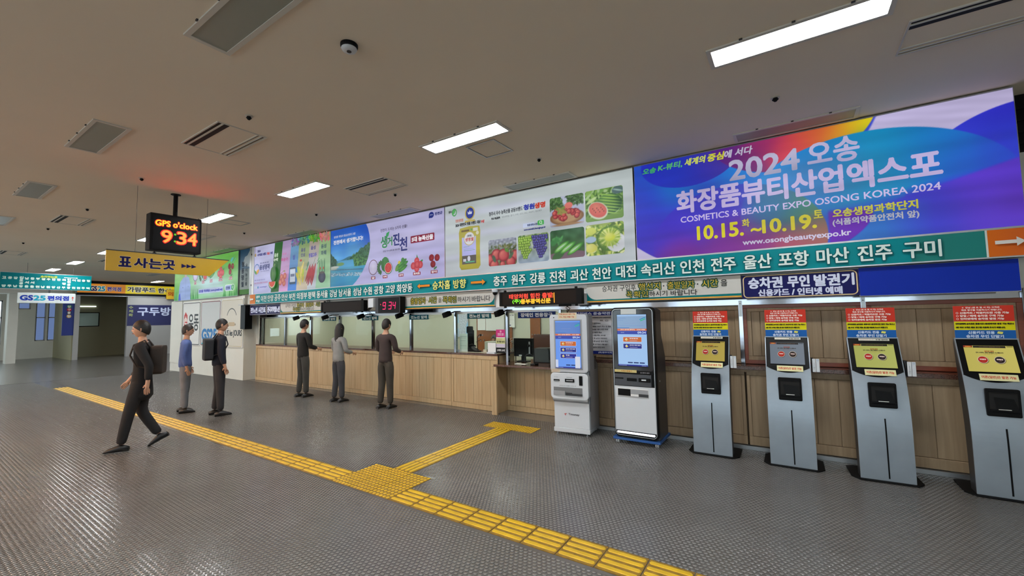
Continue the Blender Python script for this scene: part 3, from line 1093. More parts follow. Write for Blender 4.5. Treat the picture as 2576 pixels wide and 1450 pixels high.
def tile_straw():
    A = Art(.6, .48, 120, (176, 184, 210), (190, 196, 220))
    A.leaves(120, 0, .22, .3, .47, .03, [(70, 110, 60), (100, 140, 80), (50, 84, 44)], 3)
    A.leaves(110, .32, .6, .33, .48, .03, [(70, 104, 60), (96, 130, 80), (50, 80, 44)], 4)
    A.ell(.3, .14, .3, .12, (186, 150, 110), edge=(120, 80, 50))
    r = np.random.RandomState(3)
    for i in range(40):
        a = r.rand() * 6.28; q = r.rand() ** .5
        A.ell(.3 + .24 * q * math.cos(a), .2 + .1 * q * math.sin(a), .045, .042, (176, 50, 62), hi=(236, 130, 110), edge=(120, 26, 40))
    A.leaves(16, .15, .26, .2, .3, .04, [(120, 150, 70), (160, 150, 80)], 5)
    A.ell(.34, .32, .07, .05, (222, 120, 110)); A.ell(.3, .025, .26, .02, (170, 130, 90))
    return A
def tile_melon():
    A = Art(.6, .49, 120, (110, 150, 70), (120, 160, 80))
    A.leaves(160, 0, .6, .1, .49, .05, [(140, 180, 90), (80, 120, 56), (110, 160, 80), (60, 96, 48), (170, 200, 140)], 6)
    A.ell(.38, .24, .2, .16, (40, 84, 50), hi=(90, 140, 70))
    for i in range(-3, 4):
        A.ell(.38, .24 + i * .045, .19 * (1 - abs(i) * .1), .012, (150, 190, 90), rot=-.25)
    A.ell(.52, .43, .09, .06, (84, 110, 110)); A.ell(.52, .43, .08, .012, (160, 190, 180), rot=-.3)
    A.ell(.2, .16, .17, .13, (206, 214, 190), rot=-.5); A.ell(.2, .17, .15, .11, (206, 90, 84), rot=-.5, hi=(226, 130, 110))
    for i in range(9):
        A.ell(.12 + i * .022, .2 - (i % 3) * .03, .006, .009, (60, 30, 30))
    A.ell(.1, .33, .1, .025, (190, 214, 150), rot=.5)
    return A
def tile_zuc():
    A = Art(.6, .475, 120, (70, 110, 60), (44, 90, 56)).mottle(12, 25, 8)
    A.ell(.3, .02, .4, .1, (120, 96, 110)); A.ell(.14, .06, .12, .06, (60, 104, 60), rot=.5)
    for x, z in ((.2, .19), (.31, .17), (.44, .14)):
        A.ell(x, z, .16, .045, (96, 180, 70), rot=.55, hi=(170, 224, 130), edge=(50, 120, 46))
        A.ell(x, z + .005, .08, .01, (196, 220, 210), rot=.55)
    A.leaves(14, 0, .2, .25, .33, .06, [(60, 130, 70), (80, 150, 84)], 9)
    return A
def tile_cab():
    A = Art(.6, .48, 120, (110, 140, 64), (150, 170, 90))
    A.leaves(200, 0, .6, 0, .48, .04, [(90, 130, 50), (150, 180, 80), (206, 214, 110), (80, 110, 50), (220, 226, 170)], 10)
    A.ell(.08, .12, .09, .07, (216, 214, 100), hi=(236, 236, 150)); A.ell(.08, .38, .09, .06, (200, 210, 100)); A.ell(.08, .25, .09, .05, (170, 196, 220))
    A.ell(.38, .24, .21, .19, (110, 150, 60), edge=(80, 120, 50)); A.ell(.48, .17, .15, .14, (216, 220, 226))
    A.ell(.38, .26, .16, .14, (170, 196, 80), hi=(230, 236, 120)); A.ell(.38, .28, .09, .08, (206, 216, 70), hi=(240, 240, 140))
    r = np.random.RandomState(2)
    for i in range(60):
        a = r.rand() * 6.28
        A.ell(.38 + .13 * math.cos(a), .25 + .12 * math.sin(a), .035, .006, [(120, 160, 60), (220, 230, 150)][i % 2], rot=a)
    return A
t = light_box(-5.48, 2.512, 3.665, 1.355, 'white backlit poster with a yellow rice bag and six produce photographs')
S = Sheet()
A = Art(3.665, 1.355, 30, (192, 200, 206), (190, 200, 200))
A.a += (np.exp(-((A.Z - 1.0) / .22) ** 2) * 12)[..., None]
for i in range(3):
    A.ell(.9, .35 + .4 * i, 1.4, .06, (206, 208, 236), soft=1.0, k=.5)
S.grid(A.a, 0, 0, 3.665, 1.355)
def rounded_photo(S, A, x0, z0, x1, z1, bgc=(198, 204, 212)):
    S.grid(A.a, x0, z0, x1, z1)
    r = 0.035
    S.k += 1
    for cx, cz, a in ((x1, z0, -PI / 2), (x1, z1, 0), (x0, z1, PI / 2), (x0, z0, PI)):
        sx, sz = (-1 if cx == x1 else 1), (-1 if cz == z1 else 1)
        ctr = (cx + sx * r, cz + sz * r)
        arc = [(ctr[0] + r * math.cos(a + PI / 2 * i / 5), ctr[1] + r * math.sin(a + PI / 2 * i / 5)) for i in range(6)]
        S.poly([(cx, cz)] + arc, bgc, layer=False)
rounded_photo(S, tile_apple(), 1.031, .115, 1.627, .583)
rounded_photo(S, tile_grape(), 1.660, .115, 2.253, .590)
rounded_photo(S, tile_straw(), 2.288, .645, 2.885, 1.132)
rounded_photo(S, tile_melon(), 2.912, .648, 3.512, 1.135)
rounded_photo(S, tile_zuc(), 2.283, .124, 2.881, .594)
rounded_photo(S, tile_cab(), 2.905, .121, 3.508, .600)
S.text('청주시', .093, 1.215, .185, 1.262, (52, 66, 62), bold=.003)
S.ring(.235, 1.215, .042, .062, (84, 176, 96), sz=1.2)
S.ell(.225, 1.225, .028, .05, (96, 190, 104), rot=-.5)
# award badge
S.ell(.615, 1.15, .118, .128, (196, 178, 96), n=28); S.ell(.615, 1.15, .092, .104, (40, 56, 140), n=24, mid=(60, 80, 190))
S.poly([(.57, 1.13), (.56, 1.19), (.59, 1.16), (.615, 1.205), (.64, 1.16), (.67, 1.19), (.66, 1.13)], (226, 226, 240))
S.poly([(.50, 1.02), (.73, 1.02), (.74, .975), (.615, .99), (.49, .975)], (206, 186, 100))
S.text('청원생명쌀', .265, 1.015, .455, 1.072, (206, 120, 96), bold=.002)
S.text('2024 대한민국 명품 브랜드 대상', .264, .928, .86, .985, (40, 44, 50), bold=.004)
S.text('수상', .875, .925, .946, .98, (206, 50, 50), bold=.004)
# rice bag
S.poly([(.40, .10), (.355, .16), (.36, .55), (.345, .80), (.375, .885), (.60, .905), (.835, .885), (.855, .80), (.84, .5), (.85, .16), (.80, .10)], None,
       [(150, 144, 44)] + [(176, 166, 56)] * 4 + [(190, 182, 70)] * 3 + [(176, 166, 56)] * 3)
S.rect(.42, .20, .752, .705, (180, 182, 236)); S.rect(.42, .20, .752, .36, (92, 88, 84))
S.ell(.598, .675, .13, .13, (222, 222, 226), n=26)
S.ring(.598, .675, .118, .13, (186, 170, 70))
S.text('(청원)', .545, .70, .655, .745, (60, 64, 84), bold=.002); S.text('생명쌀', .50, .625, .70, .69, (186, 60, 50), bold=.003)
S.rect(.41, .81, .60, .845, (110, 90, 40)); S.ell(.65, .835, .02, .02, (90, 170, 90)); S.rect(.69, .80, .80, .86, (220, 222, 210))
S.ell(.79, .76, .035, .035, (224, 220, 190)); S.rect(.46, .45, .73, .458, (120, 160, 140)); S.rect(.46, .52, .60, .528, (120, 160, 140)); S.rect(.46, .48, .70, .486, (130, 150, 190))
S.ell(.585, .30, .035, .05, (220, 222, 236)); S.rect(.45, .25, .52, .30, (210, 214, 226)); S.rect(.50, .225, .72, .25, (90, 170, 130))
S.text('청주시 우수 농특산물 공동브랜드', 1.06, 1.02, 1.768, 1.092, (56, 60, 70), bold=.0025)
S.text('청원', 1.792, 1.018, 2.00, 1.105, (50, 60, 170), bold=.007, shear=.05)
S.text('생명', 2.01, 1.012, 2.203, 1.10, (206, 66, 50), bold=.007, shear=.05)
S.text('주요 취급품목', 1.112, .945, 1.30, .982, (50, 54, 60), bold=.003)
S.text('청원생명쌀 | 딸기 | 수박 | 사과 | 포도 | 애호박 | 절임배추', 1.34, .942, 2.145, .98, (110, 116, 122))
S.rrect(1.772, .715, 2.0, .785, .015, (204, 216, 244)); S.text('청원생명쇼핑몰', 1.86, .73, 2.08, .765, (50, 70, 120), bold=.002)
S.rrect(2.06, .72, 2.18, .80, .02, (70, 180, 84)); S.ring(2.12, .765, .016, .026, (230, 250, 230)); S.line(2.135, .745, 2.15, .73, .008, (230, 250, 230))
S.text('www.smmall.cheongju.go.kr', 1.792, .655, 2.209, .69, (50, 60, 130), bold=.003)
S.build('poster', P_LIT, t)

# small produce pictures shared by the next posters
def pic_rice(S, x, z, s, c=(180, 172, 220)):
    S.ell(x, z, .155 * s, .17 * s, (110, 66, 72), n=24); S.ell(x, z, .14 * s, .155 * s, (196, 188, 226), n=24, mid=(222, 216, 240))
def pic_melon(S, x, z, s):
    for i in range(8):
        a = 1.9 + .35 * i
        S.ell(x - .1 * s + .12 * s * math.cos(a), z - .02 * s + .12 * s * math.sin(a), .05 * s, .03 * s, (60, 110, 60), rot=a)
    S.ell(x, z + .04 * s, .13 * s, .16 * s, (50, 120, 60), n=24, mid=(80, 160, 80))
    for i in (-2, -1, 0, 1, 2):
        S.ell(x + i * .048 * s, z + .04 * s, .008 * s, .13 * s, (20, 66, 34))
    S.ell(x + .1 * s, z - .05 * s, .13 * s, .13 * s, (30, 84, 40), n=24); S.ell(x + .1 * s, z - .045 * s, .117 * s, .117 * s, (226, 226, 210), n=24)
    S.ell(x + .1 * s, z - .042 * s, .106 * s, .106 * s, (206, 50, 56), n=24, mid=(226, 84, 80))
    for i in range(6):
        S.ell(x + (.05 + .02 * i) * s, z + (-.02 - .02 * (i % 3)) * s, .005 * s, .008 * s, (40, 16, 16), n=8)
def pic_cuc(S, x, z, s):
    for i, (dx, dz) in enumerate(((.03, .08), (-.03, .05), (.07, .03), (-.02, -.02), (.05, -.05))):
        S.ell(x + dx * s, z + dz * s, .15 * s, .04 * s, (40, 110, 50), rot=.45, mid=(96, 176, 80))
    S.ell(x + .05 * s, z + .13 * s, .05 * s, .05 * s, (60, 130, 60)); S.ell(x - .06 * s, z + .09 * s, .04 * s, .03 * s, (214, 196, 60), rot=.6)
    S.ell(x - .13 * s, z - .03 * s, .07 * s, .04 * s, (110, 160, 70), rot=1)
def pic_tom(S, x, z, s):
    S.poly([(x - .02 * s, z + .05 * s), (x, z + .19 * s), (x + .06 * s, z + .06 * s)], (40, 130, 60))
    S.ell(x + .12 * s, z + .03 * s, .06 * s, .025 * s, (50, 140, 70), rot=.6)
    for dx, dz in ((0, .05), (-.1, -.04), (.1, -.03), (0, -.1), (.01, -.02)):
        S.ell(x + dx * s, z + dz * s, .072 * s, .075 * s, (190, 36, 60), n=18, mid=(236, 110, 116))
def pic_rose(S, x, z, s):
    S.line(x + .02 * s, z - .14 * s, x, z, .012 * s, (50, 110, 60)); S.ell(x + .03 * s, z - .12 * s, .05 * s, .02 * s, (70, 130, 80), rot=.5)
    for dx, dz in ((-.07, .09), (.08, .08), (-.03, -.04)):
        S.ell(x + dx * s, z + dz * s, .07 * s, .07 * s, (130, 14, 34), n=14, mid=(176, 36, 56))
        for i in range(4):
            S.ring(x + dx * s, z + dz * s, (.016 + .014 * i) * s, (.021 + .014 * i) * s, (84, 6, 20), n=8, a0=i * 1.3, a1=i * 1.3 + 3.6)
PICS = (pic_rice, pic_melon, pic_cuc, pic_tom, pic_rose)
NAMES5 = ('쌀', '수박', '오이', '토마토', '장미')

# --- river poster
def art_river():
    A = Art(1.46, 1.355, 110, (40, 110, 190), (30, 84, 200))
    X, Z = A.X, A.Z
    A.a = col_at(A, [(.2, 1.3, (34, 90, 206), .4), (1.2, 1.3, (24, 84, 196), .4), (.3, .95, (70, 150, 222), .3), (.9, .8, (96, 176, 232), .3), (.2, .7, (110, 190, 236), .2)])
    hr = .60 + .34 * np.clip((X - .62) / .82, 0, 1) ** 1.1 + .012 * np.sin(X * 60)
    far = .60 + .08 * np.exp(-((X - .75) / .25) ** 2)
    A.mix(sm(far - Z, .01) * sm(Z - .3), np.array((50, 110, 130)))
    hl = .80 - .32 * (X / .42) + .012 * np.sin(X * 70)
    A.mix(sm(hr - Z, .01) * sm(X - .62), np.array((44, 92, 60)))
    A.mix(sm(hl - Z, .01), np.array((36, 80, 60)))
    n0 = A.a.copy()
    A.mottle(22, 60, 4); m = (sm(hr - Z, .01) * sm(X - .62, .05) + sm(hl - Z, .01))[..., None]
    A.a = n0 * (1 - np.clip(m, 0, 1)) + A.a * np.clip(m, 0, 1)
    A.leaves(120, .85, 1.4, .42, .7, .03, [(70, 130, 70), (40, 90, 50), (96, 150, 80)], 4)
    A.leaves(40, 1.1, 1.4, .6, .85, .03, [(60, 110, 80), (40, 90, 60)], 5)
    river = sm(.60 - Z, .02) * sm(X - (.25 + .0 * Z), .1) * sm((.86 + .25 * (.6 - Z)) - X, .02) * (Z > .42)
    A.mix(river, np.array((80, 160, 206)))
    A.mix(sm(.43 - Z, .01), col_at(A, [(.1, .3, (90, 160, 176), .3), (.8, .35, (96, 160, 190), .3), (.3, .1, (20, 130, 190), .3), (.9, .15, (30, 150, 200), .3)]))
    r = np.random.RandomState(7)
    for i in range(160):
        x = r.rand() * 1.2; z = .25 + .08 * r.rand() - .04 * x
        A.ell(x, z, .02, .008, [(196, 206, 216), (110, 140, 160)][i % 2])
    for i in range(28):
        A.ell(.05 + i * .042, .40 - i * .0018, .014, .012, (60, 66, 80))
    A.ell(.15, .46, .18, .03, (186, 190, 180)); A.ell(.38, .52, .14, .04, (110, 150, 90)); A.ell(.1, .42, .16, .02, (160, 170, 160))
    return A
t = light_box(-9.17, 2.512, 3.672, 1.355, 'lavender backlit poster with a river valley photograph and five farm products')
S = Sheet()
A = art_river()
circ = [(0, 1.355), (1.315, 1.355), (1.38, 1.25), (1.43, 1.1), (1.454, .93), (1.45, .8), (1.42, .68), (1.369, .55), (1.28, .40), (1.19, .28), (1.096, .187), (.97, .08), (.846, 0)]
B2 = Art(3.672, 1.355, 24, (182, 178, 226), (186, 182, 222))
B2.ell(3.2, .9, .9, .2, (206, 202, 240), soft=1.0, k=.7); B2.ell(2.2, .3, 1.2, .2, (198, 196, 238), soft=1.0, k=.6)
S.grid(B2.a, 0, 0, 3.672, 1.355)
S.grid(A.a, 0, 0, 1.46, 1.355)
S.poly([(1.46, 1.355), (1.315, 1.355), (1.38, 1.25), (1.43, 1.1), (1.454, .93), (1.46, .93)], (190, 186, 224))
S.poly([(1.46, .93), (1.454, .93), (1.45, .8), (1.42, .68), (1.369, .55), (1.28, .40), (1.46, .40)], (186, 184, 226))
S.poly([(1.46, .40), (1.28, .40), (1.19, .28), (1.096, .187), (.97, .08), (.846, 0), (1.46, 0)], (186, 182, 228))
S.text('청정한 햇빛과 황금산천의 고장', .118, 1.162, .934, 1.215, (200, 206, 230), bold=.002)
S.text('진천에서 생거합니다!', .11, 1.01, 1.203, 1.105, (232, 232, 245), bold=.006)
S.text('진천이 드리는 5가지 선물!', 1.805, 1.103, 2.635, 1.171, (90, 84, 110), bold=.002)
S.text('생', 1.822, .75, 2.02, 1.0, (44, 140, 90), bold=.012, outline=(214, 210, 240), ow=.022)
S.text('거', 2.03, .78, 2.18, .96, (44, 140, 90), bold=.010, outline=(214, 210, 240), ow=.02)
S.poly([(1.97, .96), (2.0, 1.06), (2.10, 1.09), (2.06, .99)], (50, 160, 90))
S.text('진', 2.215, .765, 2.40, 1.005, (40, 50, 130), bold=.012, outline=(214, 210, 240), ow=.022)
S.text('천', 2.42, .63, 2.635, .90, (40, 50, 130), bold=.012, outline=(214, 210, 240), ow=.022)
S.text('진천군 우수 농특산물 공동브랜드', 1.892, .652, 2.439, .69, (60, 56, 84), bold=.001)
S.rrect(2.742, .75, 3.41, .90, .02, (140, 26, 60)); S.text('5대 농특산물', 2.78, .778, 3.37, .872, (240, 232, 240), bold=.007)
S.ell(3.33, 1.258, .07, .062, (36, 50, 130)); S.poly([(3.262, 1.20), (3.262, 1.27), (3.33, 1.2)], (36, 50, 130)); S.line(3.29, 1.26, 3.37, 1.26, .01, (190, 196, 226))
S.text('진천군', 3.426, 1.24, 3.624, 1.293, (40, 50, 120), bold=.004)
for i, (x, z) in enumerate(((1.575, .35), (1.97, .345), (2.47, .30), (2.93, .32), (3.41, .31))):
    PICS[i](S, x, z, 1.0)
    hw = (.05, .055, .055, .085, .07)[i]
    S.rrect(x - hw - .02, .085, x + hw + .02, .15, .01, (140, 26, 50))
    S.text(NAMES5[i], x - hw, .097, x + hw, .14, (240, 226, 232), bold=.003)
S.build('poster', P_LIT, t)

# --- striped produce poster
t = light_box(-12.87, 2.512, 3.688, 1.355, 'backlit poster of slanted colour stripes with watermelon, peppers and a cactus pot')
S = Sheet()
S.rect(0, 0, 3.688, 1.355, (190, 190, 232), top=(200, 200, 236))
edges = [(1.120, .942), (1.531, 1.353), (1.954, 1.794), (2.330, 2.208), (2.808, 2.706), (3.260, 3.072), (3.688, 3.688)]
cols = [((34, 96, 30), (40, 100, 40)), ((216, 160, 210), (170, 150, 190)), ((70, 130, 214), (110, 160, 190)), ((206, 190, 170), (120, 160, 90)), ((196, 206, 216), (170, 150, 130)), ((160, 206, 170), (150, 180, 120))]
for i in range(6):
    (a, b), (c, d) = edges[i], edges[i + 1]
    S.poly([(b, 0), (d, 0), (c, 1.355), (a, 1.355)], None, [cols[i][0], cols[i][0], cols[i][1], cols[i][1]])
r = random.Random(4)
for i in range(150):
    x = 1.9 + r.random() * 1.75
    z = 1.18 + r.random() * .16
    k = int((x - 1.9) / .45)
    c = [(130, 110, 150), (70, 130, 110), (90, 140, 60), (190, 120, 110), (200, 170, 60)][min(k, 4)]
    c = tuple(max(0, min(255, q + r.randint(-30, 30))) for q in c)
    S.ell(x, z, .04 + .03 * r.random(), .02 + .02 * r.random(), c, rot=r.random() * 3, n=7)
S.poly([(.08, 1.355), (.10, 1.355), (.115, 1.16), (.10, 1.16)], (120, 40, 60)); S.ell(.11, 1.11, .045, .05, (176, 146, 90))
S.text('2024', .225, 1.18, .386, 1.235, (40, 40, 110), bold=.006)
S.text('국가대표 브랜드', .228, 1.065, .72, 1.135, (50, 50, 130), bold=.006); S.text('대상', .76, 1.06, .90, 1.13, (206, 60, 60), bold=.006); S.text('수상', .94, 1.06, 1.06, 1.13, (50, 50, 130), bold=.006)
S.ring(.215, .70, .12, .15, (90, 130, 190)); S.ring(.215, .70, .115, .155, (70, 160, 80), a0=3.2, a1=4.3); S.ell(.25, .62, .10, .05, (226, 160, 50), rot=.6); S.ell(.15, .60, .07, .04, (70, 150, 70), rot=-.7)
S.text('음성명작', .375, .66, .92, .80, (50, 60, 130), bold=.009); S.text('좋은 농특산물 브랜드', .40, .83, .88, .87, (90, 90, 150), bold=.002); S.text('음성군 농특산물 공동브랜드', .42, .60, .90, .635, (110, 110, 170), bold=.001)
S.text('명품 농특산물 대표브랜드', .104, .36, .70, .395, (110, 110, 180), bold=.001); S.text('음성 장터쇼핑몰 안내상품권', .104, .275, .83, .315, (190, 90, 140), bold=.001)
S.rect(.10, .14, .28, .20, (196, 206, 226)); S.rect(.28, .14, .34, .20, (50, 130, 190)); S.text('www.eumseong.go.kr', .40, .15, .80, .19, (90, 90, 180), bold=.002)
S.ell(1.12, .50, .15, .2, (50, 110, 50), mid=(110, 170, 80)); [S.ell(1.12 + i * .05, .5, .012, .17, (24, 70, 34)) for i in (-2, -1, 0, 1, 2)]; S.poly([(1.13, .7), (1.18, .78), (1.23, .76), (1.16, .68)], (110, 150, 70))
S.ell(1.07, .28, .19, .19, (70, 130, 60), a0=PI, a1=2 * PI); S.ell(1.07, .285, .17, .165, (222, 216, 180), a0=PI, a1=2 * PI); S.ell(1.07, .29, .155, .145, (212, 80, 60), a0=PI, a1=2 * PI)
for x, z in ((1.5, .25), (1.68, .22), (1.56, .38), (1.72, .40), (1.62, .3)):
    S.ell(x, z, .085, .09, (190, 80, 84), mid=(232, 160, 130))
S.line(1.45, .45, 1.7, .56, .012, (130, 90, 80)); S.ell(1.70, .53, .05, .02, (150, 150, 100))
S.rrect(1.95, .16, 2.24, .60, .03, (60, 84, 110)); S.rect(1.97, .22, 2.22, .56, (206, 216, 232)); S.rect(2.0, .36, 2.19, .43, (110, 120, 150))
for i in range(16):
    x = 2.30 + .35 * r.random(); z = .2 + .42 * r.random()
    S.ell(x, z, .035, .11, [(206, 190, 60), (170, 190, 70), (226, 206, 110)][i % 3], rot=r.uniform(-.5, .5), n=10)
S.ell(2.48, .75, .05, .03, (180, 60, 50))
for i in range(7):
    S.ell(2.80 + i * .045, .40 - (i % 3) * .05, .035, .24, (150, 30, 44), rot=-.45 + .03 * i, mid=(196, 60, 70), n=14)
S.ell(2.80, .62, .08, .04, (90, 130, 100), rot=1.1); S.ell(2.76, .52, .07, .03, (110, 150, 120), rot=.8); S.line(3.05, .62, 3.12, .76, .012, (70, 110, 70))
for i, x in enumerate((3.30, 3.37, 3.44, 3.51)):
    S.ell(x, .48 + .04 * (i % 2), .022, .2, (70, 120, 84), n=10)
    S.ell(x + .04 * (-1) ** i, .48, .02, .03, (206, 80, 50), n=8)
S.line(3.29, .75, 3.22, .67, .02, (60, 140, 90)); S.line(3.3, .68, 3.2, .6, .02, (60, 140, 90))
S.ell(3.41, .26, .15, .14, (46, 50, 66), n=22, mid=(84, 90, 116)); S.ell(3.41, .37, .11, .03, (90, 84, 80))
for txt, a, b, c, d, cl in (('음성\n', 2.49, .965, 2.67, 1.06, (84, 90, 120)), ('인삼', 2.49, .84, 2.67, .93, (84, 90, 120)), ('음성', 2.93, .975, 3.13, 1.07, (90, 90, 140)), ('청결고추', 2.84, .79, 3.18, .89, (90, 84, 170)), ('음성', 3.37, .965, 3.58, 1.065, (80, 110, 110)), ('화훼', 3.37, .80, 3.58, .90, (80, 110, 110)),
                            ('음성', 1.20, .95, 1.38, 1.05, (200, 226, 190)), ('수박', 1.17, .83, 1.39, .92, (220, 236, 210)), ('복숭아', 1.55, .80, 1.88, .89, (190, 90, 150)), ('음성', 1.62, .97, 1.80, 1.02, (196, 130, 180)), ('쌀', 2.12, .80, 2.23, .92, (50, 80, 170))):
    S.text(txt.strip(), a, b, c, d, cl, bold=.006)
S.build('poster', P_LIT, t)

# --- green poster at the left end
t = light_box(-18.66, 2.512, 4.83, 1.355, 'green backlit poster with a person in a pale blue jacket, behind the yellow arrow')
S = Sheet()
A = Art(4.83, 1.355, 34, (110, 190, 90), (120, 190, 90))
A.ell(2.9, .55, 1.5, .55, (190, 222, 226), soft=1.2, k=.95); A.ell(.5, .9, .6, .3, (150, 206, 120), soft=1.2, k=.8); A.ell(3.9, 1.1, .9, .4, (100, 186, 70), soft=1.2, k=.8)
S.grid(A.a, 0, 0, 4.83, 1.355)
for i, x in enumerate((1.35, 1.45, 1.6, 1.7, 1.85, 2.0, 3.9, 4.0, 4.3, 4.45, 4.7, 4.78, 4.6, .1, .2)):
    S.poly([(x - .05, 0), (x + .07, 0), (x + .02 * (-1) ** i, .18 + .12 * ((i * 7) % 3) * .8)], (56, 150, 60))
# jacketed person printed on the poster
S.poly([(.38, 0), (1.42, 0), (1.40, .50), (1.25, .78), (1.0, .86), (.75, .80), (.5, .65), (.42, .4)], (150, 172, 222))
S.poly([(.38, 0), (.60, 0), (.52, .26), (.41, .2)], (60, 80, 200)); S.line(.98, .05, .98, .8, .012, (110, 130, 190))
S.rect(.88, .80, 1.05, .92, (206, 180, 176)); S.ell(.96, 1.03, .14, .17, (212, 186, 184), n=22); S.ell(.96, 1.15, .15, .08, (60, 54, 56), n=16)
S.line(.90, .97, 1.02, .97, .008, (170, 110, 110)); S.ell(.91, 1.06, .014, .006, (60, 50, 50), n=8); S.ell(1.01, 1.06, .014, .006, (60, 50, 50), n=8)
S.ell(.75, .45, .025, .02, (60, 60, 120), n=8); S.ell(1.2, .47, .015, .02, (60, 60, 120), n=8)
for i, (x, z) in enumerate(((1.78, .84), (2.42, .82), (3.02, .80), (3.70, .80), (4.38, .80))):
    PICS[i](S, x, z, 1.35)
    hw = (.06, .07, .07, .11, .08)[i]
    S.rrect(x - hw - .03, .50, x + hw + .03, .60, .02, (190, 60, 80))
    S.rrect(x - hw - .015, .515, x + hw + .015, .585, .015, (226, 206, 216))
    S.text(NAMES5[i], x - hw + .01, .525, x + hw - .01, .575, (130, 50, 80), bold=.004)
S.rect(2.10, .16, 3.90, .32, (196, 210, 240)); S.text('진천몰 무료배송 (www.jcmall.net)', 2.14, .19, 3.86, .285, (60, 60, 190), bold=.008)
S.rrect(4.02, .16, 4.66, .36, .09, (226, 240, 226)); S.rrect(4.06, .18, 4.48, .34, .06, (160, 176, 226)); S.text('진천몰', 4.10, .22, 4.36, .30, (50, 60, 120), bold=.005)
S.rrect(4.46, .18, 4.63, .34, .05, (50, 160, 90)); S.ring(4.54, .27, .025, .04, (226, 250, 230)); S.line(4.57, .23, 4.60, .20, .015, (226, 250, 230))
S.ell(4.45, 1.12, .10, .05, (90, 190, 190), rot=.5); S.line(4.40, 1.0, 4.62, 1.22, .02, (80, 190, 150)); S.line(4.5, 1.0, 4.7, 1.15, .02, (80, 180, 190)); S.rect(4.45, .93, 4.66, .94, (120, 160, 90))
S.build('poster', P_LIT, t)

# --- narrow vertical signs between the green poster and the striped one
t = thing('banner', 'narrow blue-grey vertical banner with brush lettering, right of the green poster', 'banner', (-13.80, 6.06, 2.53))
MB().box(0, .60, 0, .08, 0, 1.35).build('board', M_GREYP, t)
S = Sheet()
S.rect(0, 0, .60, 1.35, (118, 134, 142), top=(40, 92, 130)); S.rect(0, .05, .60, .75, (140, 150, 146), top=(120, 134, 138)); S.rect(0, 0, .60, .15, (60, 110, 40))
S.poly([(.2, .95), (.3, 1.12), (.45, 1.15), (.6, 1.3), (.6, .8), (.3, .85)], (166, 180, 186))
for i, ch in enumerate('청풍명월'):
    S.text(ch, .12, .83 - i * .2, .26, .98 - i * .2, (24, 40, 56), bold=.010)
for i, ch in enumerate('우리농산물'):
    S.text(ch, .36, .80 - i * .135, .48, .90 - i * .135, (40, 56, 66), bold=.004)
S.build('print', P_MAT, t, y=-.002)
t = thing('cover_strip', 'tall pale metal cover strip between the blue banner and the striped poster', 'strip', (-13.17, 6.04, 2.50))
MB().box(0, .12, 0, .12, 0, 1.39).build('cover', M_ALU, t)
MB().box(.13, .27, 0, .12, 0, 1.39).build('cover', M_WHITE, t)
MB().box(.115, .135, -.012, 0, 1.15, 1.2).box(.115, .135, -.012, 0, .25, .3).build('bracket', M_BLACK, t)

# --- teal destination strip
t = thing('destination_sign', 'long teal strip listing bus destinations in white below the light boxes', 'sign', (-12.7, 6.0, 2.225))
MB().box(-.32, 14.62 + .05, .004, .14, 0, .265).build('case', M_ALU, t)
MB().box(-.33, 14.69, -.006, .14, -.014, 0).build('lower_rail', M_ALU, t)
MB().box(-.33, 14.69, -.002, .14, .265, .275).build('upper_rail', M_ALU, t)
S = Sheet()
TE = (0, 134, 142)
S.rect(-.32, 0, 0, .265, (206, 120, 50)); S.rect(0, 0, 13.8, .265, TE); S.rect(13.8, 0, 14.355, .265, (34, 122, 116)); S.rect(14.355, 0, 14.67, .265, (214, 106, 26), right=(206, 96, 40))
S.rect(14.345, 0, 14.36, .265, (210, 220, 214))
for x in (4.0, 9.75):
    S.rect(x, 0, x + .006, .265, (0, 100, 110))
W_ = (218, 232, 226)
def T(s, a, b, c, d, col=W_, bold=.0045):
    S.text(s, a, c, b, d, col, bold=bold, outline=(0, 92, 98), ow=.012)
T('광주', .05, .25, .145, .225, bold=.005); T('하남', .05, .25, .03, .11, bold=.005)
for s, a, b in (('이천', .32, .615), ('안양', .68, .985), ('공주', 1.045, 1.355), ('안산', 1.405, 1.705), ('부천', 1.77, 2.062), ('의정부', 2.136, 2.604), ('평택', 2.65, 2.956), ('동서울', 3.027, 3.483), ('강남', 3.562, 3.85), ('남서울', 3.926, 4.379), ('성남', 4.452, 4.751),
                ('수원', 4.816, 5.108), ('공항', 5.179, 5.483), ('고양', 5.551, 5.841), ('화양동', 5.904, 6.357), ('충주', 8.384, 8.665), ('원주', 8.763, 9.041), ('강릉', 9.13, 9.417), ('진천', 9.502, 9.781), ('괴산', 9.87, 10.16), ('천안', 10.233, 10.525), ('대전', 10.605, 10.891),
                ('속리산', 10.97, 11.427), ('인천', 11.499, 11.791), ('전주', 11.879, 12.158), ('울산', 12.251, 12.544), ('포항', 12.621, 12.915), ('마산', 12.995, 13.284), ('진주', 13.364, 13.645), ('구미', 13.737, 14.023)):
    T(s, a, b, .042, .212)
T('승차홈', 6.931, 7.38, .05, .215, col=(222, 222, 120)); T('방향', 7.462, 7.765, .049, .21, col=(222, 222, 120))
def arrow(S, x0, x1, z, w, hw, col):
    d = 1 if x1 > x0 else -1
    h = hw * 1.3
    S.poly([(x0, z - w), (x1 - d * h, z - w), (x1 - d * h, z - hw), (x1, z), (x1 - d * h, z + hw), (x1 - d * h, z + w), (x0, z + w)][::d], col)
arrow(S, 6.86, 6.50, .14, .026, .062, (40, 60, 60)); arrow(S, 6.854, 6.516, .14, .02, .052, (226, 140, 40))
arrow(S, 7.88, 8.22, .13, .026, .062, (40, 60, 60)); arrow(S, 7.886, 8.21, .13, .02, .052, (226, 140, 40))
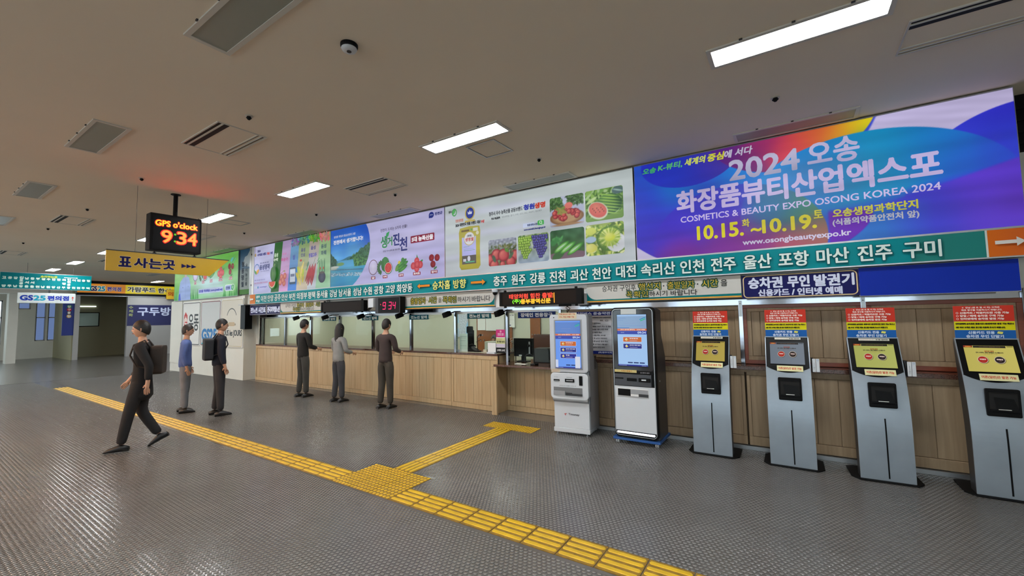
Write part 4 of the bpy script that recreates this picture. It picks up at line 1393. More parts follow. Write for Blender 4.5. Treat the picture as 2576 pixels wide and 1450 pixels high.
arrow(S, -.06, -.26, .13, .022, .05, (226, 222, 214)); arrow(S, 14.40, 14.60, .105 + .03, .017, .045, (222, 218, 210))
S.build('print', P_FLAT, t, y=0)

# --- row of signs under the strip (y = 6.05)
def board(name, label, cat, x0, x1, z0, z1, y=6.06, mb=M_WHITE, d=.08):
    t = thing(name, label, cat, (x0, y, z0))
    MB().box(0, x1 - x0, .003, d, 0, z1 - z0).build('board', mb, t)
    return t
CRM, TEA2, GLD = (200, 198, 192), (0, 112, 112), (222, 166, 62)
def notice(x0, w, label, one, sgn):
    t = board('notice_sign', label, 'sign', x0, x0 + w, 1.925, 2.205)
    S = Sheet()
    S.rect(0, 0, w, .28, TEA2); S.rect(0, 0, w, .018, GLD)
    if sgn > 0:
        pts = [(0, .28)] + [(.155 - .155 * math.cos(a), .18 - .145 * math.sin(a)) for a in np.linspace(0, PI / 2, 8)] + [(w, .048), (w, .28)]
    else:
        pts = [(0, .28), (0, .048)] + [(w - .155 + .155 * math.sin(a), .18 - .135 * math.cos(a)) for a in np.linspace(0, PI / 2, 8)] + [(w, .28)]
    S.poly(pts, CRM)
    K, G, Y_ = (40, 40, 40), (16, 70, 50), (226, 190, 50)
    def tt(s, a, b, c, d, hi=False):
        if hi:
            S.text(s, a, c, b, d, (206, 176, 50), outline=G, ow=.016)
        else:
            S.text(s, a, c, b, d, K, bold=.001)
    if one:
        tt('출발일자', .296, .716, .09, .215, True); tt('·', .755, .77, .15, .165); tt('시간', .804, 1.016, .095, .215, True); tt('을', 1.059, 1.144, .10, .195); tt('꼭', 1.18, 1.293, .09, .205, True); tt('확인', 1.316, 1.519, .09, .205, True); tt('하시기', 1.555, 1.851, .09, .19); tt('바랍니다', 1.897, 2.314, .087, .193)
    else:
        tt('승차권 구입후', .25, .76, .15, .24); tt('행선지', .80, 1.105, .145, .245, True); tt('·', 1.14, 1.16, .185, .20); tt('출발일자', 1.205, 1.55, .145, .245, True); tt('·', 1.58, 1.60, .185, .20)
        tt('시간', 1.645, 1.835, .145, .245, True); tt('을', 1.87, 1.945, .15, .235)
        tt('꼭', .624, .70, .05, .135, True); tt('확인', .73, .93, .05, .135, True); tt('하시기 바랍니다', .95, 1.58, .05, .125)
    S.build('print', P_FLAT, t)
    return t
notice(-2.60, 2.10, 'white notice sign in black and gold lettering right of the red LED board', False, 1)
notice(-6.76, 2.40, 'one-line white notice sign between the red wall clock and the LED board', True, -1)
notice(-11.46, 2.08, 'small far white notice sign left of the blank dark display', False, 1)
t = board('ticket_machine_sign', 'navy sign with rounded cream border above the ticket machines', 'sign', -.49, .665, 1.90, 2.19)
S = Sheet()
S.rect(0, 0, 1.155, .29, (22, 22, 84)); S.frame(.012, .006, 1.143, .284, .05, .011, (222, 196, 140))
S.text('승차권', .075, .125, .43, .255, (214, 220, 240), bold=.0065); S.text('무인', .49, .125, .70, .253, (214, 220, 240), bold=.0065); S.text('발권기', .75, .122, 1.11, .25, (214, 220, 240), bold=.0065)
S.text('신용카드 / 인터넷 예매', .178, .025, 1.0, .105, (206, 212, 236), bold=.0045)
S.build('print', P_FLAT, t)
t = board('blank_sign', 'plain royal blue sign board at the right end of the sign row', 'sign', .667, 1.87, 1.885, 2.20)
Sheet().rect(0, .004, 1.2, .315, (14, 44, 160)).build('print', P_FLAT, t)
t = board('backing_board', 'plain cream board behind the red LED board', 'board', -4.35, -2.61, 1.895, 2.21, y=6.09, d=.06)
for x0, x1, txt, lab in ((-13.13, -12.21, '전노선 시간표', 'far small navy timetable sign, left of a matching navy sign'), (-12.19, -11.47, '전국지역별노선', 'far small navy route sign, right of the timetable sign')):
    t = board('navy_sign', lab, 'sign', x0, x1, 1.90, 2.20)
    w = x1 - x0
    S = Sheet().rect(0, 0, w, .30, (24, 24, 76)).frame(.01, .01, w - .01, .29, .03, .012, (150, 146, 140))
    S.text(txt, .05, .07, w - .04, .22, (214, 220, 244), bold=.009)
    S.build('print', P_FLAT, t)
t = thing('black_cabinet', 'black upright box at the left end of the navy signs', 'box', (-13.45, 5.95, 1.50))
MB().box(0, .28, 0, .2, 0, .70).build('body', M_BLACK, t, bevel=.01)
MB().box(-.04, .3, -.05, .2, .70, .72).build('lid', M_ALU, t)

# LED boards
def led_board(x0, x1, z0, z1, y, label, d=.10):
    t = thing('led_board', label, 'display', (x0, y, z0))
    w, h = x1 - x0, z1 - z0
    MB().box(0, w, .012, d, 0, h).build('housing', M_BLACK, t, bevel=.006)
    f = MB().box(0, w, 0, .012, h - .02, h).box(0, w, 0, .012, 0, .02).box(0, .05, 0, .012, .02, h - .02).box(w - .09, w, 0, .012, .02, h - .02)
    f.build('bezel', M_BLACKM, t)
    MB().box(.05, w - .09, .008, .012, .02, h - .02).build('screen', mat('led_screen', (30, 22, 18), .5, spec=.12), t)
    b = MB()
    for x in (.08, w - .12):
        b.box(x, x + .03, .02, .06, h, h + .03).box(x, x + .03, .02, .06, -.03, 0)
    b.build('bracket', M_BLACK, t)
    return t
t = led_board(-4.14, -2.62, 1.905, 2.145, 5.90, 'long dark LED board with red and yellow Korean lettering')
S = Sheet()
S.text('태양처럼 힘찬 출발', .20, .115, 1.02, .195, (255, 70, 50), bold=.0035)
S.text('(주)', .265, .035, .425, .105, (130, 240, 40), bold=.0035); S.text('중부광역신문', .43, .03, .985, .105, (255, 190, 40), bold=.005)
S.line(1.052, .03, 1.052, .19, .014, (255, 170, 40)); S.line(1.03, .11, 1.03, .185, .012, (230, 120, 40))
S.build('lettering', P_LED, t, y=.007)
led_board(-9.40, -7.80, 1.91, 2.15, 5.93, 'long blank dark LED board left of the red wall clock')
t = thing('led_clock', 'small black wall clock showing 9:34 in pink-red digits', 'clock', (-7.26, 5.88, 1.84))
MB().box(0, .68, 0, .14, 0, .34).build('housing', M_BLACK, t, bevel=.006)
MB().box(-.115, 0, .02, .16, 0, .34).build('side_case', M_DARK, t, bevel=.006)
MB().box(0, .68, -.006, 0, .325, .34).box(0, .68, -.006, 0, 0, .015).box(.665, .68, -.006, 0, 0, .34).build('bezel', M_DARK, t)
SEG = {'9': 'abcdfg', '3': 'abcdg', '4': 'bcfg'}
def seg7(S, ch, x, z, w, h, col, th=.018):
    P = {'a': (x, z + h, x + w, z + h), 'd': (x, z, x + w, z), 'g': (x, z + h / 2, x + w, z + h / 2), 'f': (x, z + h / 2, x, z + h), 'b': (x + w, z + h / 2, x + w, z + h), 'e': (x, z, x, z + h / 2), 'c': (x + w, z, x + w, z + h / 2)}
    for k in SEG[ch]:
        a, b, c, d = P[k]
        a += (b - z) * .12; c += (d - z) * .12
        S.line(a, b, c, d, th, col)
S = Sheet()
PK = (255, 30, 110)
seg7(S, '9', .15, .09, .08, .14, PK); seg7(S, '3', .33, .09, .08, .14, PK); seg7(S, '4', .46, .09, .07, .14, PK); S.ell(.09, .19, .012, .012, (255, 70, 80), n=10)
S.build('digits', P_LED, t, y=-.002)
t = thing('junction_box', 'small pale grey box with hanging cables between blank LED board and red wall clock', 'box', (-7.72, 5.98, 1.98))
MB().box(0, .18, 0, .1, 0, .20).build('case', M_OFFW, t, bevel=.01)
w = MB()
for i in range(4):
    w.tube([(.03 + .03 * i, .02, .0), (-.05 + .03 * i, 0, -.06), (-.08 + .06 * i, .02, -.11 - .01 * i)], .006, 6)
w.build('cable', M_BLACK, t)
t = thing('dome_camera', 'white and black dome camera just left of the red LED board', 'camera', (-4.30, 6.0, 2.21))
MB().lathe([(.055, 0), (.055, -.035), (.05, -.05)], 18).build('housing', M_OFFW, t, smooth=False)
MB().lathe([(.045, -.05), (.042, -.075), (.025, -.098), (.004, -.104)], 18).build('dome', M_BLACK, t, smooth=True)

# signs of the closed bay on the left (white wall with shop signs)
def shop_panel(x0, x1, label, rim, fn):
    t = board('shop_sign', label, 'sign', x0, x1, .95, 2.42, y=6.055, d=.02)
    S = Sheet()
    fn(S, x1 - x0, 1.47)
    S.frame(.03, .02, x1 - x0 - .03, 1.45, .06, .022, rim)
    S.build('print', P_FLAT, t)
def udon(S, w, h):
    S.rrect(.02, .01, w - .02, h - .01, .07, (206, 206, 202))
    S.poly([(.14, .50), (.14, 1.02), (.26, 1.14), (.42, 1.02), (.42, .50)], (180, 50, 44)); S.text('손', .16, .72, .40, .98, (226, 216, 206), bold=.012)
    S.text('우동', .54, .50, 1.34, 1.05, (36, 36, 36), bold=.012)
def gs(S, w, h):
    S.rrect(.02, .01, w - .02, h - .01, .07, (186, 190, 190))
    S.text('GS25', .12, .20, 1.15, .54, (30, 110, 170), bold=.03); S.rect(.1, .05, 1.2, .1, (40, 150, 170))
def tj(S, w, h):
    S.rrect(.02, .01, w - .02, h - .01, .07, (200, 196, 184))
    S.ring(.7, .86, .30, .33, (80, 84, 84), a0=.35, a1=PI - .35); S.rrect(.42, .66, .98, .72, .03, (150, 140, 120)); S.rrect(.5, .64, .9, .76, .04, (180, 160, 130))
    S.text('TOUS les JOURS', .06, .30, 1.36, .52, (50, 56, 56), bold=.01)
shop_panel(-17.93, -16.47, 'white udon shop sign with black frame, left of three signs below the green poster', (40, 40, 44), udon)
shop_panel(-16.42, -14.98, 'grey convenience shop sign with dark red frame, middle of three below the green poster', (110, 40, 40), gs)
shop_panel(-14.94, -13.52, 'beige bakery sign with an arch and rolling pin, right of three below the green poster', (186, 178, 150), tj)
t = board('end_panel', 'plain pale end panel at the left edge of the shop signs', 'panel', -18.98, -18.0, .3, 2.48, y=6.055, mb=M_WALL, d=.02)

# ------------------------------------------------------------------ hanging signs
t = thing('hanging_led_clock', 'black box clock hanging on a post from the ceiling, showing 9:34', 'clock', (-8.5, 2.75, 2.905), PI / 2)
MB().box(-.355, .355, .0, .2, 0, .61).build('housing', M_BLACKM, t, bevel=.012)
MB().box(-.315, .32, -.003, 0, .03, .58).build('face', M_BLACK, t)
MB().tube([(.0, .1, .60), (.0, .1, ZC - 2.905)], .032, 12).build('post', M_BLACKM, t)
MB().lathe([(.07, ZC - 2.905 - .012), (.07, ZC - 2.905)], 16, (0, .1, 0)).build('ceiling_plate', M_BLACKM, t)
b = MB()
for i in range(9):
    b.box(-.358, -.354, .05, .15, .12 + i * .045, .14 + i * .045)
b.build('louvre', M_SLOT, t)
S = Sheet()
S.text('GPS o\'clock', -.29, .405, .29, .505, (76, 8, 2), bold=.010); S.text('GPS o\'clock', -.287, .41, .287, .502, (255, 62, 6), bold=.003)  # wider dark red copy is the letters' glow, painted as a halo
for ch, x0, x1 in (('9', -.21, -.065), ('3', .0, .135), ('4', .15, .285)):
    S.text(ch, x0, .135, x1, .345, (84, 3, 2), bold=.014)  # red halo of the digits' glow, painted behind them
for ch, x0, x1 in (('9', -.205, -.07), ('3', .005, .13), ('4', .155, .28)):
    S.text(ch, x0, .14, x1, .34, (255, 44, 12), bold=.005)
for z in (.175, .29):
    S.ell(-.025, z, .017, .017, (22, 50, 3), n=10)
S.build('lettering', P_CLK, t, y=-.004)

t = thing('arrow_sign', 'yellow hanging arrow-shaped sign with navy Korean lettering below the hanging clock', 'sign', (-8.5, 2.72, 2.53), PI / 2)
out = [(-.83, 0), (.53, .01), (.825, .315), (-.83, .312)]
MB().prism(out, 0, .03).build('board', mat('sign_yellow', (196, 156, 8), .35), t)
MB().box(-.83, .825, -.004, .034, .308, .322).build('rail', M_DARK, t)
S = Sheet()
for ch, a, b_ in (('표', -.68, -.54), ('사', -.50, -.34), ('는', -.32, -.16), ('곳', -.14, .015)):
    S.text(ch, a, .075, b_, .225, (20, 18, 80), bold=.008, outline=(220, 200, 140), ow=.013)
for i in range(3):
    x = .11 + .07 * i
    S.poly([(x, .115), (x + .072, .15), (x, .185)], (20, 18, 80))
S.build('lettering', P_FLAT, t, y=-.001)
w = MB()
for y in (-.5, .46):
    w.tube([(y, -.008, .32), (y, -.008, ZC - 2.53)], .0025, 5)
w.build('wire', M_PIPE, t)
w = MB()
for y in (-.25, .30):
    w.tube([(y, .03, .32), (y, .03, .375)], .012, 6)
    w.box(y - .02, y + .02, .01, .05, .318, .335)
w.build('hook', M_BLACK, t)

t = thing('hanging_destination_sign', 'teal hanging board full of vertical place names at the far left', 'sign', (-22.0, 2.31, 2.99), PI / 2)
MB().box(0, 2.21, 0, .05, 0, .545).build('board', mat('teal_paint', (0, 110, 116), .35), t)
MB().box(-.01, 2.22, -.004, .054, .545, .558).box(-.01, 2.22, -.004, .054, -.012, 0).build('rail', M_ALU, t)
S = Sheet().rect(0, 0, 2.21, .545, (0, 104, 112), right=(0, 132, 138))
names = ['고양', '공주', '강남', '김포공항', '남서울', '동서울', '부천', '성남', '수원', '안양', '안산', '의정부', '인천공항', '이천', '진천', '충주', '평택']
for i, nm in enumerate(names):
    x = .045 + i * .127
    n = len(nm)
    zs = {2: (.325, .045), 3: (.325, .185, .045), 4: (.345, .255, .15, .045)}[n]
    for ch, z in zip(nm, zs):
        S.text(ch, x, z, x + .085, z + .075, (200, 226, 216), bold=.006)
S.text('승차하는곳', .91, .42, 1.31, .48, (170, 190, 70), bold=.006); S.rect(.88, .405, 1.32, .412, (170, 190, 70))
arrow(S, 1.48, 1.84, .445, .010, .03, (206, 232, 220))
S.build('lettering', P_FLAT, t, y=-.001)
w = MB()
for x in (.6, 1.72):
    w.tube([(x, .025, .55), (x, .025, ZC - 2.99)], .004, 5)
w.build('wire', M_PIPE, t)
t = thing('hanging_shop_sign', 'white hanging GS25 sign with red up arrow under the teal board', 'sign', (-22.0, 2.72, 2.50), PI / 2)
MB().box(0, 1.40, 0, .05, 0, .36).build('board', mat('pale_sign', (196, 204, 204), .4), t, bevel=.006)
MB().box(.71, .76, .01, .04, .36, .475).build('hanger', M_DARK, t)
S = Sheet()
S.text('GS', .06, .10, .345, .265, (30, 56, 150), bold=.014); S.text('25', .37, .10, .64, .26, (40, 150, 176), bold=.014)
S.text('편의점', .70, .10, 1.22, .26, (40, 60, 160), bold=.010); S.line(1.325, .10, 1.325, .22, .014, (190, 50, 40)); S.poly([(1.29, .19), (1.36, .19), (1.325, .25)], (190, 50, 40))
S.build('lettering', P_FLAT, t, y=-.001)

# far shop front signs
t = thing('shop_light_box', 'long orange and yellow shop sign over the far doorway', 'sign', (-29.15, 5.50, 3.30), PI / 2)
MB().box(0, 6.0, 0, .04, 0, .46).build('case', M_GREYP, t)
S = Sheet().rect(0, 0, 1.80, .46, (206, 130, 40)).rect(1.80, .0, 6.0, .46, (216, 196, 20), right=(214, 190, 30))
S.text('GS', .46, .10, .70, .33, (30, 30, 70), bold=.02, outline=(230, 220, 190), ow=.035); S.text('25', .74, .10, 1.0, .33, (40, 120, 140), bold=.02, outline=(230, 220, 190), ow=.035); S.text('편의점', 1.09, .11, 1.62, .32, (60, 50, 130), bold=.012, outline=(226, 200, 150), ow=.02)
S.text('가람푸드', 1.88, .10, 3.05, .36, (30, 30, 20), bold=.014, outline=(222, 222, 200), ow=.03); S.text('한식', 3.18, .08, 3.72, .34, (30, 30, 20), bold=.014, outline=(222, 222, 200), ow=.03)
S.build('lettering', P_LIT, t, y=-.002)
t = thing('cobbler_sign', 'navy sign with big white lettering on the far grey wall', 'sign', (-29.19, 7.43, 1.6), PI / 2)
MB().box(0, 2.6, 0, .04, 0, 1.11).build('board', mat('navy_paint', (22, 26, 84), .4), t)
S = Sheet()
for i, ch in enumerate('수제화'):
    S.text(ch, .05, .90 - i * .20, .22, 1.05 - i * .20, (170, 180, 120), bold=.004)
S.text('구두방', .42, .54, 1.84, .98, (196, 206, 232), bold=.018)
S.build('lettering', P_FLAT, t, y=-.002)
t = thing('small_yellow_sign', 'small yellow projecting sign at the right end of the far shop sign', 'sign', (-29.06, 9.03, 3.05), PI / 2)
MB().box(0, .5, 0, .05, 0, .55).build('board', mat('sign_yellow2', (232, 186, 30), .35), t)
Sheet().text('의', .06, .18, .30, .40, (180, 70, 30), bold=.01).build('lettering', P_FLAT, t, y=-.002)
t = thing('billiard_sign', 'narrow vertical blue sign with round lettering discs beside the far pillar', 'sign', (-29.25, 5.06, 1.2), PI / 2)
MB().box(0, .42, 0, .05, 0, 1.55).build('board', mat('sign_blue', (30, 50, 130), .4), t)
S = Sheet()
for ch, z, c in (('당', 1.40, (60, 140, 80)), ('구', 1.25, (180, 40, 50)), ('클', 1.10, (60, 70, 90)), ('럽', .93, (206, 160, 60))):
    S.ell(.22, z, .085, .085, c, n=18); S.text(ch, .17, z - .05, .27, z + .05, (226, 226, 220), bold=.006)
S.build('lettering', P_FLAT, t, y=-.002)
t = thing('tube_light', 'short white tube light inside the far doorway', 'light', (-31.45, 5.95, 2.66), PI / 2)
MB().box(0, .75, 0, .05, 0, .05).build('tube', lamp_mat('tube_emission', (.85, 1, .9), 2.0), t)
t = thing('notice_board', 'pale framed board on the wall inside the far doorway', 'board', (-31.45, 5.9, 1.6), PI / 2)
MB().box(0, .95, 0, .03, 0, .76).build('frame', M_BLACKM, t)
MB().box(.04, .91, -.004, 0, .04, .72).build('sheet', mat('pale_mint', (190, 214, 204), .6), t)

# ------------------------------------------------------------------ boarded windows and wooden wall on the right
PLK = {}
def plank(parent, x0, x1, z0, z1, y, m, d=.02, name='plank'):
    """one board with eased edges; boards of one size share a mesh"""
    w, h = x1 - x0, z1 - z0
    key = (round(w, 3), round(h, 3), m.name, d)
    if key not in PLK:
        e = .004
        vs = [(0, d, 0), (w, d, 0), (w, d, h), (0, d, h), (0, e, 0), (w, e, 0), (w, e, h), (0, e, h), (e, 0, e), (w - e, 0, e), (w - e, 0, h - e), (e, 0, h - e)]
        fs = [(4, 5, 9, 8), (5, 6, 10, 9), (6, 7, 11, 10), (7, 4, 8, 11), (8, 9, 10, 11), (0, 1, 5, 4), (1, 2, 6, 5), (2, 3, 7, 6), (3, 0, 4, 7)]
        PLK[key] = MB().add(vs, fs).mesh(name, m)
    return link(name, PLK[key], parent, loc=(x0, y, z0))

def wood_panel(name, label, cat, x0, x1, z0, z1, y, m, seams, rail=.05, bot=.05, side=.05, group=None, d=.03):
    t = thing(name, label, cat, (x0, y, z0), group=group)
    w, h = x1 - x0, z1 - z0
    MB().box(0, w, .012, d + .012, 0, h).build('backing', M_SLOT, t)
    plank(t, 0, w, h - rail, h, -.012, m, name='rail')
    plank(t, 0, w, 0, bot, -.012, m, name='rail')
    plank(t, 0, side, bot, h - rail, -.012, m, name='stile')
    plank(t, w - side, w, bot, h - rail, -.012, m, name='stile')
    xs = [side] + [s - x0 for s in seams if side + .02 < s - x0 < w - side - .02] + [w - side]
    for a, b in zip(xs[:-1], xs[1:]):
        plank(t, a + .001, b - .001, bot + .002, h - rail - .002, 0, m)
    return t

# upper boards (y = 6.40)
tA = wood_panel('boarded_window', 'boarded ticket window without red frame, behind the first silver machine', 'window board', -2.62, -.575, 1.055, 1.81, 6.40, M_OAK, [-2.4, -2.2, -2.0, -1.8, -1.60, -1.404, -1.198, -.997, -.802, -.64])
def red_window(x0, x1, label, seams):
    t = wood_panel('boarded_window', label, 'window board', x0, x1, 1.055, 1.825, 6.40, M_OAK, seams, rail=.09, bot=.10, side=.09)
    f = MB()
    w, h = x1 - x0, .77
    f.box(0, w, -.03, .01, h - .045, h).box(0, w, -.03, .01, 0, .05).box(0, .042, -.03, .01, .05, h - .045).box(w - .042, w, -.03, .01, .05, h - .045)
    f.build('red_frame', M_REDW, t, bevel=.004, label='glossy red-brown wooden frame')
    return t
red_window(-.522, .698, 'red-framed boarded ticket window between the two steel posts', [-.33, -.12, .10, .317, .516])
red_window(.745, 1.962, 'red-framed boarded ticket window at the right, between the third and fourth silver machines', [.96, 1.172, 1.375, 1.59, 1.78])
for x, lab in ((-.572, 'polished steel upright between the plain and the first red-framed boarded window'), (.700, 'polished steel upright between the two red-framed boarded windows'), (1.965, 'polished steel upright at the right edge of the picture')):
    t = thing('steel_post', lab, 'post', (x, 6.385, 1.055))
    MB().box(0, .045, 0, .05, 0, .83).build('post', M_STEEL, t)
    MB().box(.004, .041, -.006, 0, .62, .83).build('bracket', M_ALU, t, bevel=.002)
    k = MB().lathe([(.006, 0), (.006, .004)], 10).build('screw', M_DARK, t)
    k.rotation_euler = (PI / 2, 0, 0)
    k.location = (.022, -.006, .79)
t = thing('steel_lintel', 'polished steel band running under the row of signs', 'lintel', (-3.2, 6.405, 1.828))
MB().box(0, 5.2, 0, .05, 0, .075).build('band', M_STEEL, t)
MB().box(0, 5.2, -.02, .05, .075, .09).build('flange', M_DARK, t)
# ledge and lower wooden wall (y = 6.22)
t = thing('granite_ledge', 'narrow brown granite ledge under the boarded windows', 'ledge', (-3.2, 6.14, 1.0))
MB().box(0, 5.2, 0, .32, 0, .05).build('slab', M_GRAN, t, bevel=.006)
MB().box(0, 5.2, .03, .32, -.03, 0).build('batten', M_OAK, t)
mods = [(-3.2, -1.86, 'lower wooden panel behind the two tall white machines'), (-1.84, -.53, 'lower wooden panel either side of the first silver machine'), (-.51, .69, 'lower wooden panel behind the second silver machine'), (.71, 1.96, 'lower wooden panel between the third and fourth silver machines')]
for x0, x1, lab in mods:
    n = max(4, int(round((x1 - x0) / .24)))
    wood_panel('wooden_panel', lab, 'panel', x0, x1, .05, .97, 6.22, M_OAK, [x0 + .04 + (x1 - x0 - .08) * i / n for i in range(1, n)], rail=.045, bot=.11, side=.04)

# rules poster
t = board('rules_poster', 'white poster of small print with navy header behind the tall white machines', 'poster', -3.05, -2.31, 1.11, 1.785, y=6.375, mb=M_PAPER, d=.012)
S = Sheet().rect(0, 0, .74, .675, (196, 196, 200)).rect(0, .61, .74, .675, (24, 34, 120)).rect(0, 0, .74, .05, (30, 44, 130))
S.text('시외버스 운송약관', .10, .622, .70, .665, (206, 214, 240), bold=.003)
S.text('(유)청주여객', .48, .012, .70, .04, (206, 214, 240), bold=.002)
for i, q in enumerate(('시외버스 운송사업자에 대한 운송약관의 주요사항을 알려드립니다', '요 건', '출발 3일전까지', '당일 발권 이용자 취소 및 환불', '예매시점 기준 1시간 이내', '출발 2일전 취소', '출발 당일 취소 수수료', '출발 후 6시간 이전까지', '출발 후 6시간 경과 취소', '미사용 승차권은 환불 불가', '부정승차시 운임 부과')):
    z = .565 - i * .047
    S.text(q, .52 if i == 1 else .35, z, min(.70, .37 + .02 * len(q)) if i != 1 else .66, z + .024, (50, 52, 60), bold=.0008)
    if i % 2 == 1:
        S.rect(.05, z - .015, .70, z - .013, (120, 120, 130))
S.build('print', P_MAT, t)

# ------------------------------------------------------------------ ticket counters with glass
def counter(label, x0, x1, y, top, seams, ov, posts=False):
    t = wood_panel('ticket_counter', label, 'counter', x0, x1, 0.0, top - .035, y, M_OAKL, seams, rail=.075, bot=.09, side=.05)
    MB().box(-.0, x1 - x0, -ov, .62, top - .035, top).build('granite_top', M_GRAN, t, bevel=.005)
    MB().box(0, x1 - x0, .045, .55, 0, top - .036).build('carcass', M_OAKL, t)
    return t
sea = lambda a, b, s: [a + s * i for i in range(1, int((b - a) / s))]
counter('pale wooden counter with granite top left of the lower wheelchair counter', -5.63, -4.51, 6.35, 1.045, [-5.50, -5.295, -5.09, -4.885, -4.69], .02)
tR = counter('lower wheelchair-height counter with granite top beside the white ticket machine', -4.455, -3.20, 6.58, .885, [-4.29, -4.08, -3.88, -3.66, -3.45], .45)
# return panel that carries the left end of the low top
plank(tR, 0.0, .06, 0, .845, -.45, M_OAKL, name='end_post', d=.05)
e = MB().box(-.045, 0.0, -.45, .03, .0, .845)
e.build('end_panel', M_OAKL, tR)
prev = -5.634
labs = ['pale wooden counter next to the left of the nearest one, mostly hidden', 'pale wooden counter in the middle of the ticket hall, behind the people', 'pale wooden counter far along the ticket hall', 'farthest pale wooden counter of the ticket hall']
for i, lab in enumerate(labs):
    a, b = prev - 1.92, prev
    counter(lab, a, b - .004, 6.35, 1.045, sea(a, b, .206), .02)
    prev = a

# glass line: uprights, transom, panes
def upright(x, z0, lab):
    t = thing('window_post', lab, 'post', (x, 6.45, z0), group='steel uprights of the ticket windows')
    MB().box(-.022, .022, -.03, .03, 0, 1.83 - z0).build('post', M_STEEL, t)
    MB().box(-.028, -.022, -.03, .03, 0, 1.83 - z0).build('gasket', M_BLACKM, t)
    return t
ux = [-3.26, -4.35, -5.60, -6.86, -8.12, -9.38, -10.64, -11.90, -13.20]
for i, x in enumerate(ux):
    upright(x, .885 if i == 0 else 1.045 if i > 1 else .885, ['steel upright beside the tall white machine', 'steel upright between the low and high counters', 'steel upright left of the map window', 'steel upright next left of the one beside the map window', 'steel upright under the small red clock', 'steel upright under the blank LED board',
               'steel upright under the left end of the blank LED board', 'steel upright under the far notice sign', 'farthest steel upright, by the navy signs'][i])
for i, (b, a) in enumerate(zip(ux[:-1], ux[1:])):
    z0 = .93 if i == 0 else 1.10
    t = thing('window_glass', ['clear glass over the low wheelchair counter', 'clear glass over the counter with the map behind'][i] if i < 2 else 'clear glass pane in the far row of ticket windows', 'glass', (a, 6.45, z0), group=None if i < 2 else 'far ticket window panes')
    MB().box(.03, b - a - .03, -.003, .003, 0, 1.80 - z0).build('pane', M_GLASS, t)
    MB().box(.03, b - a - .03, -.012, .012, 1.80 - z0, 1.825 - z0).build('top_rail', M_ALU, t)
t = thing('window_transom', 'grey metal transom above the ticket windows', 'transom', (-13.3, 6.42, 1.83))
MB().box(0, 10.1, 0, .08, 0, .09).build('band', M_STEEL, t)
MB().box(0, 10.1, -.012, 0, 0, .012).build('lip', M_ALU, t)

def small_sign(name, x0, x1, z0, z1, y_, txt, bgc, fg, lab, tb=.004, m=.04):
    t = board(name, lab, 'sign', x0, x1, z0, z1, y=6.42, d=.012)
    w, h = x1 - x0, z1 - z0
    S = Sheet().rect(0, 0, w, h, bgc)
    S.text(txt, w * m + .03, h * .2, w - w * m - .03, h * .82, fg, bold=tb)
    S.build('print', P_FLAT, t)
    return t
small_sign('window_sign', -5.28, -4.70, 1.70, 1.805, 6.43, '전노선 발매', (14, 92, 106), (222, 234, 232), 'teal sign on the glass above the map window')
small_sign('window_sign', -4.10, -3.34, 1.695, 1.805, 6.43, '장애인 전용창구', (18, 48, 116), (226, 232, 240), 'blue sign on the glass above the low wheelchair counter')
for x, lab in ((-6.9, 'third teal window sign, just right of the pixelated people area'), (-8.5, 'far teal sign on the glass below the small red clock'), (-10.1, 'farthest teal window sign under the notice sign')):
    small_sign('window_sign', x, x + .58, 1.70, 1.80, 6.43, '전노선 발매', (14, 92, 106), (222, 234, 232), {-6.9: 'teal sign on the glass next left of the map window', -8.5: 'teal sign on the glass below the small red clock', -10.1: 'farthest teal sign on the glass, under the far notice sign'}[x])

# black loudspeakers above the windows
def wall_speaker(x, lab, y=6.26):
    t = thing('loudspeaker', lab, 'speaker', (x, y, 1.80))
    b = MB()
    b.prism([(-.07, -.055), (.07, -.04), (.055, .05), (-.06, .05)], -.09, .05, 'y')
    o = b.build('cabinet', M_BLACKM, t, bevel=.008)
    o.rotation_euler = (.35, 0, -.35)
    g = MB().box(-.052, .052, -.097, -.091, -.04, .04).build('grille', M_BLACK, t)
    g.rotation_euler = (.35, 0, -.35)
    MB().tube([(.0, .03, .0), (.04, .09, .03), (.05, .15, .05)], .012, 6).build('bracket', M_BLACK, t)
    return t
wall_speaker(-4.38, 'black loudspeaker under the left end of the red LED board')
wall_speaker(-5.64, 'black loudspeaker above the left edge of the map window')
wall_speaker(-7.0, 'black loudspeaker just right of the small red clock, below it')
wall_speaker(-8.3, 'black loudspeaker below the small red clock')
wall_speaker(-9.7, 'black loudspeaker below the blank dark LED board')
wall_speaker(-11.0, 'farthest black loudspeaker, under the far notice sign')
t = thing('ceiling_speaker_pair', 'small black spotlight bar hanging below the right end of the LED board', 'lamp', (-2.95, 6.0, 1.90))
MB().box(-.1, .1, -.02, .02, -.025, .005).build('bar', M_BLACK, t)
MB().tube([(.02, 0, -.02), (.08, .02, -.06), (.02, .05, -.10), (.0, .06, -.14)], .006, 6).tube([(.06, 0, -.02), (.0, .02, -.05), (.05, .05, -.09)], .005, 6).build('cable', M_BLACK, t)

